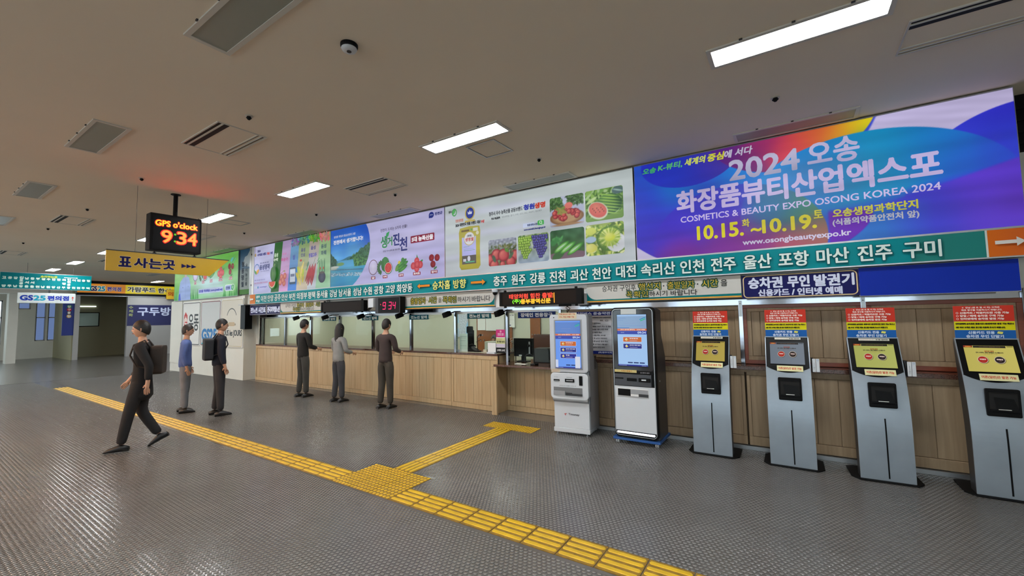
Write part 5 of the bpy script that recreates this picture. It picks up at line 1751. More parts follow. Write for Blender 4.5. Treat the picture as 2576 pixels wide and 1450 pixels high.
# ------------------------------------------------------------------ inside the ticket office
def wallbox(name, lab, cat, x0, x1, z0, z1, m, y=8.97, d=.03):
    t = thing(name, lab, cat, (x0, y - d, z0))
    MB().box(0, x1 - x0, 0, d, 0, z1 - z0).build('panel', m, t)
    return t
t = wallbox('office_door', 'brown wooden door behind the map window', 'door', -7.03, -6.40, 0, 2.0, M_DOORW)
MB().box(.04, .3, -.01, 0, 1.38, 1.72).build('paper', M_PAPER, t)
for dx, dz in ((.08, 1.2), (.2, 1.25), (.14, 1.1), (.25, 1.12)):
    k = MB().lathe([(.02, 0), (.012, .02)], 10).build('knob', M_ALU, t)
    k.rotation_euler = (PI / 2, 0, 0); k.location = (dx, 0, dz)
t = wallbox('office_cabinet', 'tall brown wooden cupboard strip on the back wall of the low counter window', 'cupboard', -5.36, -5.08, 1.04, 2.2, M_DOORW)
for i in range(3):
    for j in range(3):
        k = MB().lathe([(.016, 0), (.01, .018)], 10).build('knob', M_ALU, t)
        k.rotation_euler = (PI / 2, 0, 0); k.location = (.06 + .075 * i, 0, .06 + .09 * j)
wallbox('wood_strip', 'narrow brown wood strip beside the white calendar', 'trim', -6.05, -5.9, .9, 1.46, M_DOORW)
wallbox('dark_cabinet', 'dark brown cabinet at the right inside the low counter window', 'cabinet', -5.06, -4.5, 0, 1.29, M_DKWOOD, d=.4)
t = wallbox('white_board', 'plain white board on the wall above the clerk', 'board', -6.70, -6.12, 1.37, 1.80, M_PAPER, y=8.93, d=.02)
t = wallbox('wall_calendar', 'white wall calendar just right of the steel upright', 'calendar', -6.03, -5.82, 1.45, 1.80, M_PAPER, d=.02)
S = Sheet().text('16 27 28', .03, .30, .18, .325, (60, 60, 70), bold=.001).rect(.03, .05, .10, .07, (40, 60, 120)).rect(.02, .2, .19, .202, (150, 150, 150)).build('print', P_MAT, t, y=-.002)
t = wallbox('wall_map', 'light blue and grey regional map on the back wall', 'map', -7.77, -7.33, 1.20, 1.82, M_PAPER, d=.02)
A = Art(.44, .62, 120, (186, 196, 206)).mottle(14, 60, 3)
A.ell(.0, .35, .10, .5, (150, 196, 226)); A.ell(.42, .1, .06, .3, (150, 196, 226)); A.ell(.1, .3, .05, .08, (186, 196, 200))
Sheet().grid(A.a, 0, 0, .44, .62).build('print', P_MAT, t, y=-.002)
# office ceiling lamps (the room behind the glass is lit)
for i, x in enumerate((-5.2, -7.6, -10.0, -12.4)):
    t = thing('office_lamp', '%s tube lamp on the office ceiling counted from the right' % ('first', 'second', 'third', 'fourth')[i], 'light', (x, 7.7, 2.55), group='office ceiling lamps')
    MB().box(-.6, .6, -.1, .1, -.05, 0).build('housing', M_WHITE, t)
    MB().box(-.58, .58, -.08, .08, -.056, -.05).build('tube', lamp_mat('office_tube', (1, .98, .9), 45.0), t)
# desk
t = thing('office_desk', 'long brown desk behind the ticket glass', 'desk', (-13.2, 6.98, 0))
MB().box(0, 8.68, 0, .5, .70, .74).build('top', M_DKWOOD, t)
MB().box(0, 8.68, 0, .04, 0, .70).build('panel', M_BLACKM, t)

def monitor(x, y, z, w, h, rz, lab):
    t = thing('monitor', lab, 'monitor', (x, y, z), rz)
    MB().box(-w / 2, w / 2, 0, .03, .09, .09 + h).build('bezel', M_BLACK, t, bevel=.006)
    MB().box(-w / 2 + .05, w / 2 - .05, -.035, 0, .13, .05 + h).build('rear_cover', M_BLACKM, t, bevel=.012)
    MB().box(w / 2 - .08, w / 2 - .05, -.04, -.034, .15, .03 + h).build('vent', M_GREYP, t)
    MB().box(-.04, .04, -.02, .02, .01, .13).build('neck', M_BLACKM, t)
    MB().box(-.11, .11, -.08, .08, 0, .012).build('foot', M_BLACK, t, bevel=.004)
    MB().box(-.08, -.02, -.038, -.034, .10, .125).build('sticker', M_PAPER, t)
    return t
monitor(-4.22, 6.78, .885, .42, .34, .06, 'black monitor seen from behind on the low wheelchair counter')
t = thing('printer', 'dark grey ticket printer right of the black monitor', 'printer', (-3.80, 6.82, .885), .05)
MB().prism([(-.17, 0), (.15, 0), (.15, .22), (.12, .26), (-.15, .26), (-.17, .1)], -.12, .14).build('body', M_DARK, t, bevel=.015)
MB().box(.15, .18, -.1, .12, .05, .24).build('side', M_BLACKM, t, bevel=.005)
def desk_mic(x, y, z, h, lab, lean=-.05):
    t = thing('microphone', lab, 'microphone', (x, y, z))
    MB().box(-.05, .05, -.06, .06, 0, .03).build('base', M_BLACK, t, bevel=.01)
    MB().tube([(0, 0, .03), (.0, 0, h * .5), (-.005, 0, h * .85), (lean, -.02, h), (lean * 1.6, -.03, h + .0)], .006, 8).build('gooseneck', M_BLACKM, t)
    MB().lathe([(.006, -.03), (.016, -.02), (.018, 0), (.012, .016), (.002, .02)], 10, (lean * 1.7, -.03, h)).build('capsule', M_BLACK, t, smooth=True)
    return t
desk_mic(-3.72, 6.45 - .13, .885, .34, 'black gooseneck microphone on the low wheelchair counter')
desk_mic(-5.14, 6.56, 1.045, .34, 'grey gooseneck microphone with red light behind the map window', .06)
t = thing('talk_disc', 'round clear talk-through disc low in the glass of the wheelchair window', 'disc', (-3.88, 6.43, .96), rot=(PI / 2, 0, 0))
MB().lathe([(.105, 0), (.105, .008)], 28).build('disc', M_GLASS, t)
rg = MB(); rg.tube([(.105 * math.cos(a), .105 * math.sin(a), .004) for a in np.linspace(0, 2 * PI, 25)], .004, 6); rg.build('rim', M_DARK, t)
t = thing('booklet', 'flat white booklet on the low granite counter', 'paper', (-4.0, 6.37, .8855))
MB().box(-.13, .1, -.05, .04, 0, .006).build('pages', M_PAPER, t)
t = thing('desk_fan', 'white round desk fan behind the steel upright', 'fan', (-4.66, 7.12, .74))
rg = MB()
for r_ in (.16, .12, .08, .04):
    rg.tube([(r_ * math.cos(a), 0, .40 + r_ * math.sin(a)) for a in np.linspace(0, 2 * PI, 25)], .004, 5)
for i in range(12):
    a = i * PI / 6
    rg.tube([(.03 * math.cos(a), -.01, .40 + .03 * math.sin(a)), (.16 * math.cos(a), 0, .40 + .16 * math.sin(a))], .002, 4)
rg.build('cage', M_OFFW, t)
MB().tube([(0, .06, 0), (0, .06, .36)], .014, 8).lathe([(.1, 0), (.1, .02)], 16, (0, .06, 0)).build('stand', M_OFFW, t)
bl = MB()
for i in range(3):
    a = i * 2.09
    bl.add([(0, .02, .40), (.12 * math.cos(a - .35), .01, .40 + .12 * math.sin(a - .35)), (.13 * math.cos(a + .3), .03, .40 + .13 * math.sin(a + .3))], [(0, 1, 2)])
bl.build('blade', M_GREYP, t)

# items in the map window
t = thing('notice_strip', 'column of notices, pink on top, on the glass beside the steel upright', 'poster', (-4.60, 6.43, 1.06))
MB().box(0, .205, .002, .006, 0, .43).build('backing', M_WHITE, t)
S = Sheet()
S.rect(0, .29, .205, .43, (206, 60, 130)); S.ell(.105, .395, .022, .022, (236, 160, 190), n=14); S.text('배려하는 마음', .04, .345, .17, .365, (240, 210, 224), bold=.001); S.text('함께하는 행복', .04, .32, .17, .34, (240, 210, 224), bold=.001)
S.rect(0, .17, .205, .275, (206, 206, 150)); S.text('창구직원 우순자', .02, .19, .19, .225, (50, 60, 30), bold=.002); S.text('안녕하십니까', .02, .24, .13, .26, (110, 120, 60))
S.rect(0, .11, .205, .165, (206, 196, 214)); S.rect(0, 0, .205, .10, (20, 20, 24)); S.text('고객의 소리', .02, .03, .19, .07, (222, 222, 222), bold=.002)
S.build('print', P_MAT, t)
t = thing('white_tray', 'small white square card holder at the counter edge', 'holder', (-4.78, 6.43, 1.045))
MB().box(0, .18, -.02, 0, .03, .20).build('card', M_WHITE, t)
MB().box(0, .18, -.06, 0, 0, .03).build('base', M_OFFW, t)
t = thing('price_card', 'tall pale printed card leaning at the left of the map window', 'card', (-5.56, 6.52, 1.045))
MB().box(0, .20, 0, .004, 0, .36).build('card', mat('pale_card', (196, 212, 204), .6), t)
S = Sheet().rect(.02, .30, .18, .305, (90, 110, 110)).rect(.02, .27, .16, .274, (120, 130, 130)).rect(.02, .22, .15, .224, (120, 130, 130)).rect(.02, .12, .17, .124, (120, 130, 130)).build('print', P_MAT, t, y=-.001)
t = thing('card_terminal', 'black card terminal on a stand behind the pale card', 'terminal', (-5.52, 6.75, 1.045))
MB().box(-.01, .11, -.02, .05, 0, .42).build('stand', M_BLACKM, t, bevel=.01)
MB().box(-.02, .12, -.05, .01, .36, .50).build('head', M_BLACK, t, bevel=.02)
t = thing('label_printer', 'beige ticket printer with round teal emblem behind the glass', 'printer', (-5.08, 6.70, 1.046))
MB().box(0, .42, 0, .25, 0, .20).build('body', mat('beige_plastic', (176, 180, 164), .5), t, bevel=.012)
Sheet().ell(.12, .09, .04, .05, (50, 130, 140), n=18).ell(.12, .09, .022, .03, (206, 226, 224), n=14).rect(.2, .15, .36, .155, (110, 116, 110)).build('emblem', P_MAT, t, y=-.002)
t = thing('paper_sheets', 'loose paper sheets on the granite counter', 'paper', (-5.2, 6.50, 1.046))
MB().prism([(-.35, -.04), (.15, -.05), (.35, .06), (-.2, .10)], 0, .003, 'z').build('sheet', mat('cream_paper', (214, 206, 184), .7), t)
t = thing('small_cup', 'small cream paper box beside the microphone', 'box', (-4.98, 6.60, 1.046))
MB().box(-.03, .05, -.03, .03, 0, .055).build('box', mat('cream_paper', (214, 206, 184), .7), t)
t = thing('telephone', 'dark telephone with a coiled cable behind the map window', 'telephone', (-5.30, 6.62, 1.046))
MB().prism([(-.07, 0), (.09, 0), (.09, .03), (-.05, .10), (-.07, .09)], -.09, .09, 'y').build('body', M_BLACKM, t, bevel=.008)
MB().tube([(-.08, -.02, .12), (0, -.02, .14), (.08, -.02, .11)], .016, 8).build('handset', M_BLACK, t)
MB().tube([(.09, 0, .02), (.13, -.03, .08), (.12, 0, .15), (.06, .02, .19), (.16, .05, .24)], .004, 6).build('cable', M_BLACK, t)

# ------------------------------------------------------------------ slim silver ticket machines
def prof_y(z):
    if z < 1.09:
        return .28 * max(0, z - .45) ** 2
    return .1147 + (z - 1.09) * .4576
PROF = [(prof_y(z), z) for z in [.012, .45, .55, .65, .75, .85, .95, 1.03, 1.09, 1.425]]
HW = .215
def on_slope(z0):
    """origin and tilt of the sloping screen part"""
    return math.atan2(.268 - .085, 1.425 - 1.03)
TILT = on_slope(0)
def silver_kiosk(x, y, rz, label, scr, top_note=True, reader=True):
    t = thing('ticket_machine', label, 'ticket machine', (x, y, 0), rz, group='slim silver card ticket machines')
    MB().prism([(-.22, -.03), (.22, -.03), (.285, .06), (.285, .38), (.24, .42), (-.24, .42), (-.285, .38), (-.285, .06)], .001, .012, 'z').build('base_plate', M_BLACKM, t, bevel=.002)
    back = [(.318, 1.425), (.33, 1.38), (.27, 1.05), (.20, .60), (.17, .012)]
    MB().prism([(a + .006, z) for a, z in PROF] + back, -HW + .004, HW - .004, 'x').build('body', M_DARK, t)
    # silver front skin, upper edge cut in an arc
    b = MB()
    zs_low = [.016, .45, .50, .55, .60, .65, .70, .75, .80, .85, .90, .95, 1.0]
    n = 14
    rows = []
    for z in zs_low:
        rows.append([(-HW + 2 * HW * i / n, z) for i in range(n + 1)])
    def arc(x):
        return 1.03 + .065 * (x / HW) ** 2
    rows.append([(-HW + 2 * HW * i / n, arc(-HW + 2 * HW * i / n)) for i in range(n + 1)])
    vs = [(px, prof_y(z), z) for r in rows for px, z in r] + [(px, prof_y(z) + .012, z) for r in rows for px, z in r]
    m = n + 1
    off = len(rows) * m
    fs = []
    for j in range(len(rows) - 1):
        for i in range(n):
            a = j * m + i
            fs.append((a, a + 1, a + m + 1, a + m))
            fs.append((a + off, a + off + m, a + off + m + 1, a + off + 1))
    for i in range(n):
        fs.append((i, i + off, i + 1 + off, i + 1))
        a = (len(rows) - 1) * m + i
        fs.append((a, a + 1, a + 1 + off, a + off))
    for j in range(len(rows) - 1):
        for i in (0, n):
            a = j * m + i
            fs.append((a, a + m, a + m + off, a + off))
    b.add(vs, fs)
    b.build('front_panel', M_SILVER, t)
    # silver rim and black bezel of the screen section
    def slope_pt(px, z, d):
        return (px, prof_y(z) - d * math.cos(TILT), z - d * 0)
    b = MB()
    for x0, x1 in ((-HW, -HW + .008), (HW - .008, HW)):
        za = 1.095
        p = [(prof_y(z) - .004, z) for z in (za, 1.17, 1.425)] + [(prof_y(z) + .02, z) for z in (1.425, 1.17, za)]
        b.prism(p, x0, x1, 'x')
    b.box(-HW, HW, .262, .30, 1.425, 1.435)
    b.build('rim', M_SILVER, t)
    b = MB()
    pts = [(-HW + .008 + (2 * HW - .016) * i / n) for i in range(n + 1)]
    vs = [(px, prof_y(arc(px)) - .001, arc(px) + .003) for px in pts] + [(px, prof_y(1.10) - .001, 1.10) for px in pts] + [(px, prof_y(1.424) - .001, 1.424) for px in pts]
    vs2 = [(a, q + .01, c) for a, q, c in vs]
    fs = [(j * m + i, j * m + i + 1, (j + 1) * m + i + 1, (j + 1) * m + i) for j in range(2) for i in range(n)]
    b.add(vs, fs)
    b.add(vs2, [f[::-1] for f in fs])
    b.build('bezel', M_BLACK, t)
    # screen lies in the slope: local frame at z=1.12
    y0 = prof_y(1.12)
    tl = math.atan2(prof_y(1.37) - prof_y(1.17), .20)
    def tilt(o, dz=1.12, dy=0.0):
        o.rotation_euler = (-tl, 0, 0)
        o.location = (0, prof_y(dz) - .006 + dy, dz)
    sc = MB().box(-.172, .172, -.002, .004, 0, .275).build('screen', M_BLACK, t)
    tilt(sc)
    S = Sheet()
    S.rect(-.166, .006, .166, .268, scr, right=tuple(min(255, c + 8) for c in scr))
    S.rect(-.166, .248, -.105, .268, (130, 40, 30)); S.rect(-.10, .246, .115, .266, (34, 28, 26)); S.text('전국 시외버스 통합예매 시스템', -.06, .251, .08, .260, (120, 90, 70))
    S.text('무인발권기', -.155, .252, -.115, .262, (226, 150, 60), bold=.001)
    S.text('승차권 발권', -.03, .206, .03, .216, (150, 60, 30), bold=.001); S.text('전국 시외버스 통합 예매발권 시스템입니다', -.09, .19, .09, .202, (60, 50, 40), bold=.0008); S.text('아래 버튼을 눌러 주세요', -.04, .176, .05, .184, (130, 70, 50))
    for cx, c, tx in ((-.055, (170, 36, 26), '당일발권'), (.055, (36, 28, 28), '예매발권')):
        S.ell(cx + .003, .120, .037, .037, tuple(int(q * .6) for q in scr), n=20); S.ell(cx, .124, .036, .036, (206, 190, 170), n=22); S.ell(cx, .124, .032, .032, c, n=22)
        S.text(tx, cx - .02, .122, cx + .02, .134, (236, 206, 196), bold=.0008); S.rect(cx - .01, .108, cx + .01, .110, (150, 110, 100))
    S.rect(.12, .252, .16, .262, tuple(int(q * .7) for q in scr))
    S.build('display', P_SCR, sc, y=-.004)
    # stickers
    S = Sheet().rect(-.105, 0, .145, .064, (222, 218, 168)); S.text('어른(일반)만 발권 가능', -.09, .016, .13, .046, (206, 96, 70), bold=.0012)
    p = S.build('sticker', P_MAT, t, y=-.006, label='cream sticker with red lettering')
    tilt(p, 1.048)
    if top_note:
        S = Sheet().rect(-.115, 0, .14, .024, (220, 218, 204)); S.text('강남(센트럴)은 발권 불가', -.105, .007, .02, .017, (190, 110, 96)); S.text('창구를 이용하세요', .03, .006, .13, .018, (60, 60, 56), bold=.0008)
        p = S.build('sticker', P_MAT, t, y=-.005, label='narrow white sticker above the screen')
        tilt(p, 1.398)
    # printer pocket
    b = MB()
    y1 = prof_y(.74) - .012
    b.prism(rrect_pts(-.10, .735, .12, .985, .012), y1, y1 + .03, 'y')
    b.build('pocket_frame', M_BLACKM, t, bevel=.004)
    b = MB().box(-.078, .100, y1 - .002, y1 + .002, .80, .955)
    pk = b.build('pocket', M_SLOT, t)
    b = MB()
    b.box(-.078, .100, y1 - .022, y1, .785, .80).box(-.078, .10, y1 - .012, y1, .955, .965).box(-.092, .112, y1 - .010, y1, .750, .775)
    b.add([(-.05, y1 - .004, .91), (.075, y1 - .004, .90), (.098, y1 - .02, .80), (-.04, y1 - .02, .80)], [(0, 1, 2, 3)])
    b.build('hood', M_BLACK, pk)
    MB().box(-.03, .05, y1 - .026, y1 - .004, .801, .806).build('receipt', M_PAPER, pk)
    # groove
    b = MB()
    zz_ = [.04, .25, .45, .54, .63]
    p = [(prof_y(z) - .003, z) for z in zz_] + [(prof_y(z) + .006, z) for z in zz_[::-1]]
    b.prism(p, .006, .018, 'x')
    b.build('groove', M_BLACK, t)
    # notice board on top
    nb = MB().box(-.205, .205, .272, .278, 1.428, 1.752).build('notice_board', M_GREYP, t)
    S = Sheet()
    S.rect(-.205, 1.60, .205, 1.752, (200, 56, 40)); S.rect(-.205, 1.515, .205, 1.598, (222, 214, 20)); S.rect(-.205, 1.43, .205, 1.513, (30, 94, 168))
    WT = (240, 214, 206)
    S.text('※ 강남 (센 트 럴 시 티) 고객은', -.14, 1.725, .115, 1.742, WT, bold=.001); S.text('매표 창구를 이용하시기 바랍니다.', -.145, 1.702, .13, 1.719, WT, bold=.001)
    for z, q, w in ((1.674, '신용카드 / 직불카드만 사용 가능', .33), (1.645, '당일 / 예매 승차권 구매 가능', .295), (1.616, '인터넷예매 승차권 발권 가능', .295)):
        S.ring(-.178, z + .008, .006, .0095, WT, n=12); S.text(q, -.158, z - .001, -.158 + w, z + .018, WT, bold=.0016)
    KK = (40, 40, 20)
    S.text('인터넷예매 승차권은 출발시간 3분전까지만 발권 가능 하오니', -.195, 1.568, .195, 1.584, KK, bold=.0013); S.text('3분 이내 고객은 매표 창구를 이용해 주시기 바랍니다.', -.195, 1.532, .14, 1.548, KK, bold=.0013)
    BW = (206, 226, 246)
    S.text('신용카드 전용', -.112, 1.477, .065, 1.503, BW, bold=.0014); S.text('승차권 무인 단말기', -.128, 1.44, .122, 1.468, BW, bold=.0014)
    S.poly([(.08, 1.482), (.115, 1.476), (.122, 1.497), (.088, 1.503)], (222, 222, 110))
    S.build('notice_print', P_MAT, nb, y=.2715)
    if reader:
        b = MB().box(.222, .242, .10, .20, 1.05, 1.205)
        b.build('reader_mount', M_BLACK, t, bevel=.004)
        r_ = MB().box(.232, .262, .085, .10, 1.055, 1.20).box(.265, .297, .088, .103, 1.055, 1.20)
        r_.build('card_reader', M_OFFW, t, bevel=.003)
        S = Sheet(); S.text('CARD', .238, 1.10, .256, 1.106, (120, 120, 130)); S.rect(.245, 1.08, .247, 1.16, (90, 90, 96)); S.ring(.281, 1.185, .006, .008, (110, 140, 190), n=12)
        S.build('reader_print', P_MAT, t, y=.084)
    return t
silver_kiosk(-.87, 5.705, 0.0, 'first silver ticket machine, gold screen, right of the black-edged machine', (176, 156, 70))
silver_kiosk(-.053, 5.685, .0, 'second silver ticket machine, with the blue-grey screen', (112, 122, 134))
silver_kiosk(.735, 5.675, .05, 'third silver ticket machine, with the yellow-green screen', (172, 176, 92))
silver_kiosk(1.572, 5.695, .0, 'fourth silver ticket machine, yellow screen, cut by the right edge', (194, 182, 90), top_note=False, reader=False)

# ------------------------------------------------------------------ ticket screens shared by the two tall machines
def ticket_screen(w, h, tint, three):
    S = Sheet()
    S.rect(0, 0, w, h, tint, top=tuple(min(255, int(c * .98)) for c in tint))
    hh = h
    lb = tuple(int(c * .82) for c in tint)
    S.rect(0, hh * .69, w, hh * .97, lb)
    S.rect(w * .04, hh * .93, w * .3, hh * .935, (90, 130, 200)); S.rect(w * .04, hh * .89, w * .22, hh * .894, (90, 130, 200)); S.line(w * .78, hh * .90, w * .97, hh * .945, .012, (40, 150, 190)); S.line(w * .80, hh * .875, w * .97, hh * .915, .012, (50, 190, 140))
    S.rect(w * .25, hh * .83, w * .62, hh * .834, (140, 150, 200)); S.rect(w * .05, hh * .78, w * .9, hh * .784, (110, 140, 210)); S.rect(0, hh * .735, w * .42, hh * .745, (40, 110, 190))
    S.rect(0, hh * .685, w, hh * .725, (214, 104, 60)); S.text('[버스 승차권 발매기]', w * .12, hh * .693, w * .60, hh * .717, (245, 216, 200), bold=.001); S.text('1544-4888', w * .68, hh * .695, w * .95, hh * .714, (245, 216, 200), bold=.001)
    S.rect(0, hh * .615, w, hh * .683, (44, 62, 170)); S.text('일반', w * .12, hh * .64, w * .24, hh * .66, (190, 206, 240)); S.text('09:34', w * .70, hh * .63, w * .97, hh * .668, (200, 222, 255), bold=.0015)
    bs = [((208, 106, 40), .52, '현장발권'), ((40, 52, 140), .39, '온라인 예매 발권')] + ([((44, 50, 150), .26, '환불')] if three else [])
    for c, f, q in bs:
        z = hh * f
        S.rrect(w * .19, z - hh * .055, w * .83, z + hh * .045, .008, (214, 216, 240)); S.rrect(w * .20, z - hh * .05, w * .82, z + hh * .04, .007, c)
        S.poly([(w * .26, z - .004), (w * .31, z + hh * .025), (w * .36, z - .004), (w * .31, z - hh * .035)], (236, 226, 190)); S.ell(w * .33, z - hh * .012, w * .03, hh * .015, (226, 200, 50), n=10)
        S.text(q, w * .42, z + .002, w * .42 + w * min(.36, .07 * len(q)), z + hh * .024, (236, 232, 240), bold=.0006); S.rect(w * .42, z - hh * .03, w * .68, z - hh * .024, (200, 190, 220))
    for x in ((.42, .62, .82) if not three else (.5, .7)):
        S.rrect(w * (x - .085), hh * .055, w * (x + .085), hh * .078, .006, (30, 50, 110))
    S.rect(0, 0, w, hh * .028, (40, 50, 150)); S.rect(w * .03, hh * .008, w * .3, hh * .016, (160, 176, 226)); S.rect(w * .8, hh * .008, w * .96, hh * .016, (160, 176, 226))
    return S

# --- white machine on the left
t = thing('ticket_vending_machine', 'tall white ticket vending machine with blue screen and red-black logo', 'ticket machine', (-2.715, 5.64, 0), .10)
w2 = .27
side = [(.05, .04), (.05, 1.74), (.24, 1.74), (.27, 1.72), (.27, 1.14), (.48, .98), (.48, .04)]
MB().prism(side, -w2, w2, 'x').build('body', mat('machine_grey', (158, 160, 166), .38, metal=.25), t, bevel=.006)
MB().prism(rrect_pts(-.272, .10, .262, .50, .006), .02, .06, 'y').build('lower_door', M_OFFW, t, bevel=.006)
MB().prism(rrect_pts(-.28, .035, .27, .10, .012), .005, .30, 'y').build('plinth', M_OFFW, t, bevel=.006)
MB().prism(rrect_pts(-.300, .515, .275, .895, .06, 6), -.035, .06, 'y').build('control_panel', M_OFFW, t, bevel=.012)
MB().prism([(p[0], p[1]) for p in rrect_pts(-.298, .902, .280, 1.745, .05, 6)], -.035, .06, 'y').build('screen_surround', mat('machine_white', (188, 192, 198), .3), t, bevel=.01)
MB().prism([(-.03, .50), (-.03, .56), (.05, .56), (.05, .44)], -.275, .26, 'x').build('chin', M_GREYP, t, bevel=.005)
MB().box(-.225, .205, -.039, -.033, .95, 1.67).build('screen_frame', M_GREYP, t, bevel=.002)
sc = MB().box(-.205, .185, -.041, -.036, .965, 1.655).build('screen', M_BLACK, t)
S = ticket_screen(.385, .685, (110, 160, 250), True)
S.rect(.30, .005, .375, .17, (222, 226, 240)); S.rect(0, .01, .04, .12, (210, 220, 245))
p = S.build('display', P_SCR, sc); p.location = (-.203, -.042, .967)
for a in ((-.247, .772, -.157, .80), (-.072, .765, .070, .812), (.142, .725, .192, .86)):
    MB().box(a[0], a[2], -.045, -.034, a[1], a[3]).build('slot', M_BLACK, t, bevel=.003)
MB().box(-.24, -.165, -.049, -.044, .778, .786).box(-.05, .05, -.05, -.044, .783, .797).build('slot_lip', M_GREYP, t)
MB().box(-.252, .186, -.038, -.034, .575, .688).build('tray_recess', mat('tray_grey', (112, 114, 116), .4), t, bevel=.002)
MB().box(-.252, -.07, -.05, -.036, .575, .635).build('tray_step', M_GREYP, t, bevel=.004)
MB().box(-.06, .186, -.052, -.036, .575, .605).box(-.06, .03, -.06, -.036, .60, .615).build('tray_lip', M_DARK, t, bevel=.003)
S = Sheet(); S.text('카드 투입구', -.24, .825, -.18, .838, (80, 80, 84)); S.text('지폐 투입구', -.05, .825, .04, .84, (80, 80, 84)); S.text('승차권 및 거스름돈 나오는 곳', -.16, .705, .09, .72, (90, 90, 94))
S.build('lettering', P_FLAT, t, y=-.0365)
S = Sheet(); S.text('Tmoney', -.052, .276, .114, .31, (70, 70, 74), bold=.001); S.line(-.10, .275, -.10, .30, .009, (190, 60, 60)); S.poly([(-.118, .298), (-.078, .306), (-.076, .300), (-.115, .291)], (190, 60, 60))
S.build('logo', P_FLAT, t, y=.0175)
S = Sheet().rect(0, 0, .285, .09, (206, 196, 166)); S.text('어른(일반)만 발권 가능', .02, .055, .265, .08, (190, 90, 70), bold=.0008); S.text('카드, 현금, 환불 가능', .02, .015, .25, .04, (190, 90, 70), bold=.0008)
p = S.build('sticker', P_MAT, t, label='cream sticker across the top edge'); p.location = (-.155, -.037, 1.68)
S = Sheet().rect(0, 0, .14, .05, (206, 196, 176)); S.text('1만원권', .02, .028, .12, .044, (196, 140, 110)); S.text('사용불가', .02, .006, .11, .022, (196, 140, 110))
p = S.build('sticker', P_MAT, t, label='small cream sticker at the lower left of the screen'); p.location = (-.285, -.037, .90)
k = MB().lathe([(.008, 0), (.008, .004)], 12).build('lens', M_BLACK, t)
k.rotation_euler = (PI / 2, 0, 0); k.location = (-.225, -.035, 1.702)
b = MB()
for i in range(9):
    b.box(w2 - .001, w2 + .003, .30, .40, .93 + i * .022, .94 + i * .022)
b.build('louvre', M_DARK, t)
MB().box(w2 - .002, w2 + .004, .045, .053, .35, 1.65).build('hinge', M_DARK, t)
for x, y in ((-.23, .03), (.22, .03), (-.23, .44), (.22, .44)):
    MB().lathe([(.02, 0), (.02, .008), (.008, .012), (.008, .04)], 12, (x, y, 0)).build('foot', M_ALU, t)

# --- black-edged machine on a blue dolly
t = thing('ticket_vending_machine', 'tall black-edged ticket vending machine with white front on a blue wheeled dolly', 'ticket machine', (-1.77, 5.66, .08), .0)
side = [(.03, .02), (.03, 1.71), (.06, 1.735), (.30, 1.70), (.30, 1.36), (.46, 1.06), (.46, .0), (.03, .0)]
MB().prism(side, -.285, .285, 'x').build('body', mat('machine_black', (44, 44, 50), .35), t, bevel=.008)
MB().prism(rrect_pts(-.30, .015, .285, 1.745, .06, 6), -.03, .05, 'y').build('edge_frame', M_BLACK, t, bevel=.012)
def ringpan(name, m, x0, z0, x1, z1, r, wd, y0, y1):
    a, b_ = rrect_pts(x0, z0, x1, z1, r, 6), rrect_pts(x0 + wd, z0 + wd, x1 - wd, z1 - wd, max(r - wd, .004), 6)
    n = len(a)
    vs = [(p[0], y0, p[1]) for p in a] + [(p[0], y0, p[1]) for p in b_] + [(p[0], y1, p[1]) for p in a] + [(p[0], y1, p[1]) for p in b_]
    fs = []
    for i in range(n):
        j = (i + 1) % n
        fs += [(i, j, j + n, i + n), (i + 2 * n, i + 3 * n, j + 3 * n, j + 2 * n), (i, i + 2 * n, j + 2 * n, j), (i + n, j + n, j + 3 * n, i + 3 * n)]
    return MB().add(vs, fs).build(name, m, t)
ringpan('chrome_trim', M_ALU, -.285, .035, .268, 1.725, .055, .008, -.040, -.029)
MB().prism(rrect_pts(-.272, .90, .255, 1.712, .045, 6), -.036, -.02, 'y').build('screen_surround', M_SCRGLASS, t, bevel=.002)
sc = MB().box(-.216, .19, -.040, -.034, .955, 1.652).build('screen', M_BLACK, t)
p = ticket_screen(.396, .685, (168, 206, 250), False).build('display', P_SCR, sc); p.location = (-.211, -.042, .961)
MB().box(-.275, .255, -.040, -.028, .855, .90).build('shelf', M_BLACKM, t, bevel=.004)
S = Sheet().rect(0, 0, .30, .036, (206, 190, 130)); S.text('지폐사용불가', .09, .008, .24, .028, (180, 120, 60), bold=.0008)
p = S.build('sticker', P_MAT, t, label='beige sticker under the screen'); p.location = (-.268, -.042, .872)
S = Sheet().text('QR-교통카드 단말기', 0, 0, .12, .018, (150, 150, 156), bold=.0006).build('lettering', P_FLAT, t); S.location = (.08, -.0415, .868)
MB().box(-.272, .222, -.044, -.028, .697, .852).build('control_panel', mat('panel_dark', (62, 64, 70), .35), t, bevel=.004)
MB().box(-.26, -.15, -.050, -.042, .785, .80).box(-.10, .03, -.050, -.042, .76, .80).build('slot', M_BLACK, t, bevel=.002)
MB().box(.06, .21, -.068, -.042, .758, .808).build('card_reader', M_BLACKM, t, bevel=.006)
MB().box(.10, .16, -.071, -.066, .778, .795).build('reader_pad', M_OFFW, t, bevel=.002)
MB().prism([(-.288, .10), (.262, .10), (.262, .69), (-.280, .69)], -.036, -.02, 'y').build('front_panel', M_OFFW, t, bevel=.003)
MB().box(-.240, .180, -.040, -.034, .548, .662).build('tray_recess', M_WHITE, t)
MB().box(-.232, -.06, -.042, -.038, .562, .652).build('tray_glass', M_BLACK, t)
MB().box(-.06, .172, -.042, -.038, .59, .652).build('tray_back', M_GREYP, t)
MB().box(.05, .175, -.05, -.038, .562, .598).build('tray_lip', M_DARK, t, bevel=.003)
MB().box(-.232, .172, -.046, -.038, .556, .563).build('tray_edge', M_GREYP, t)
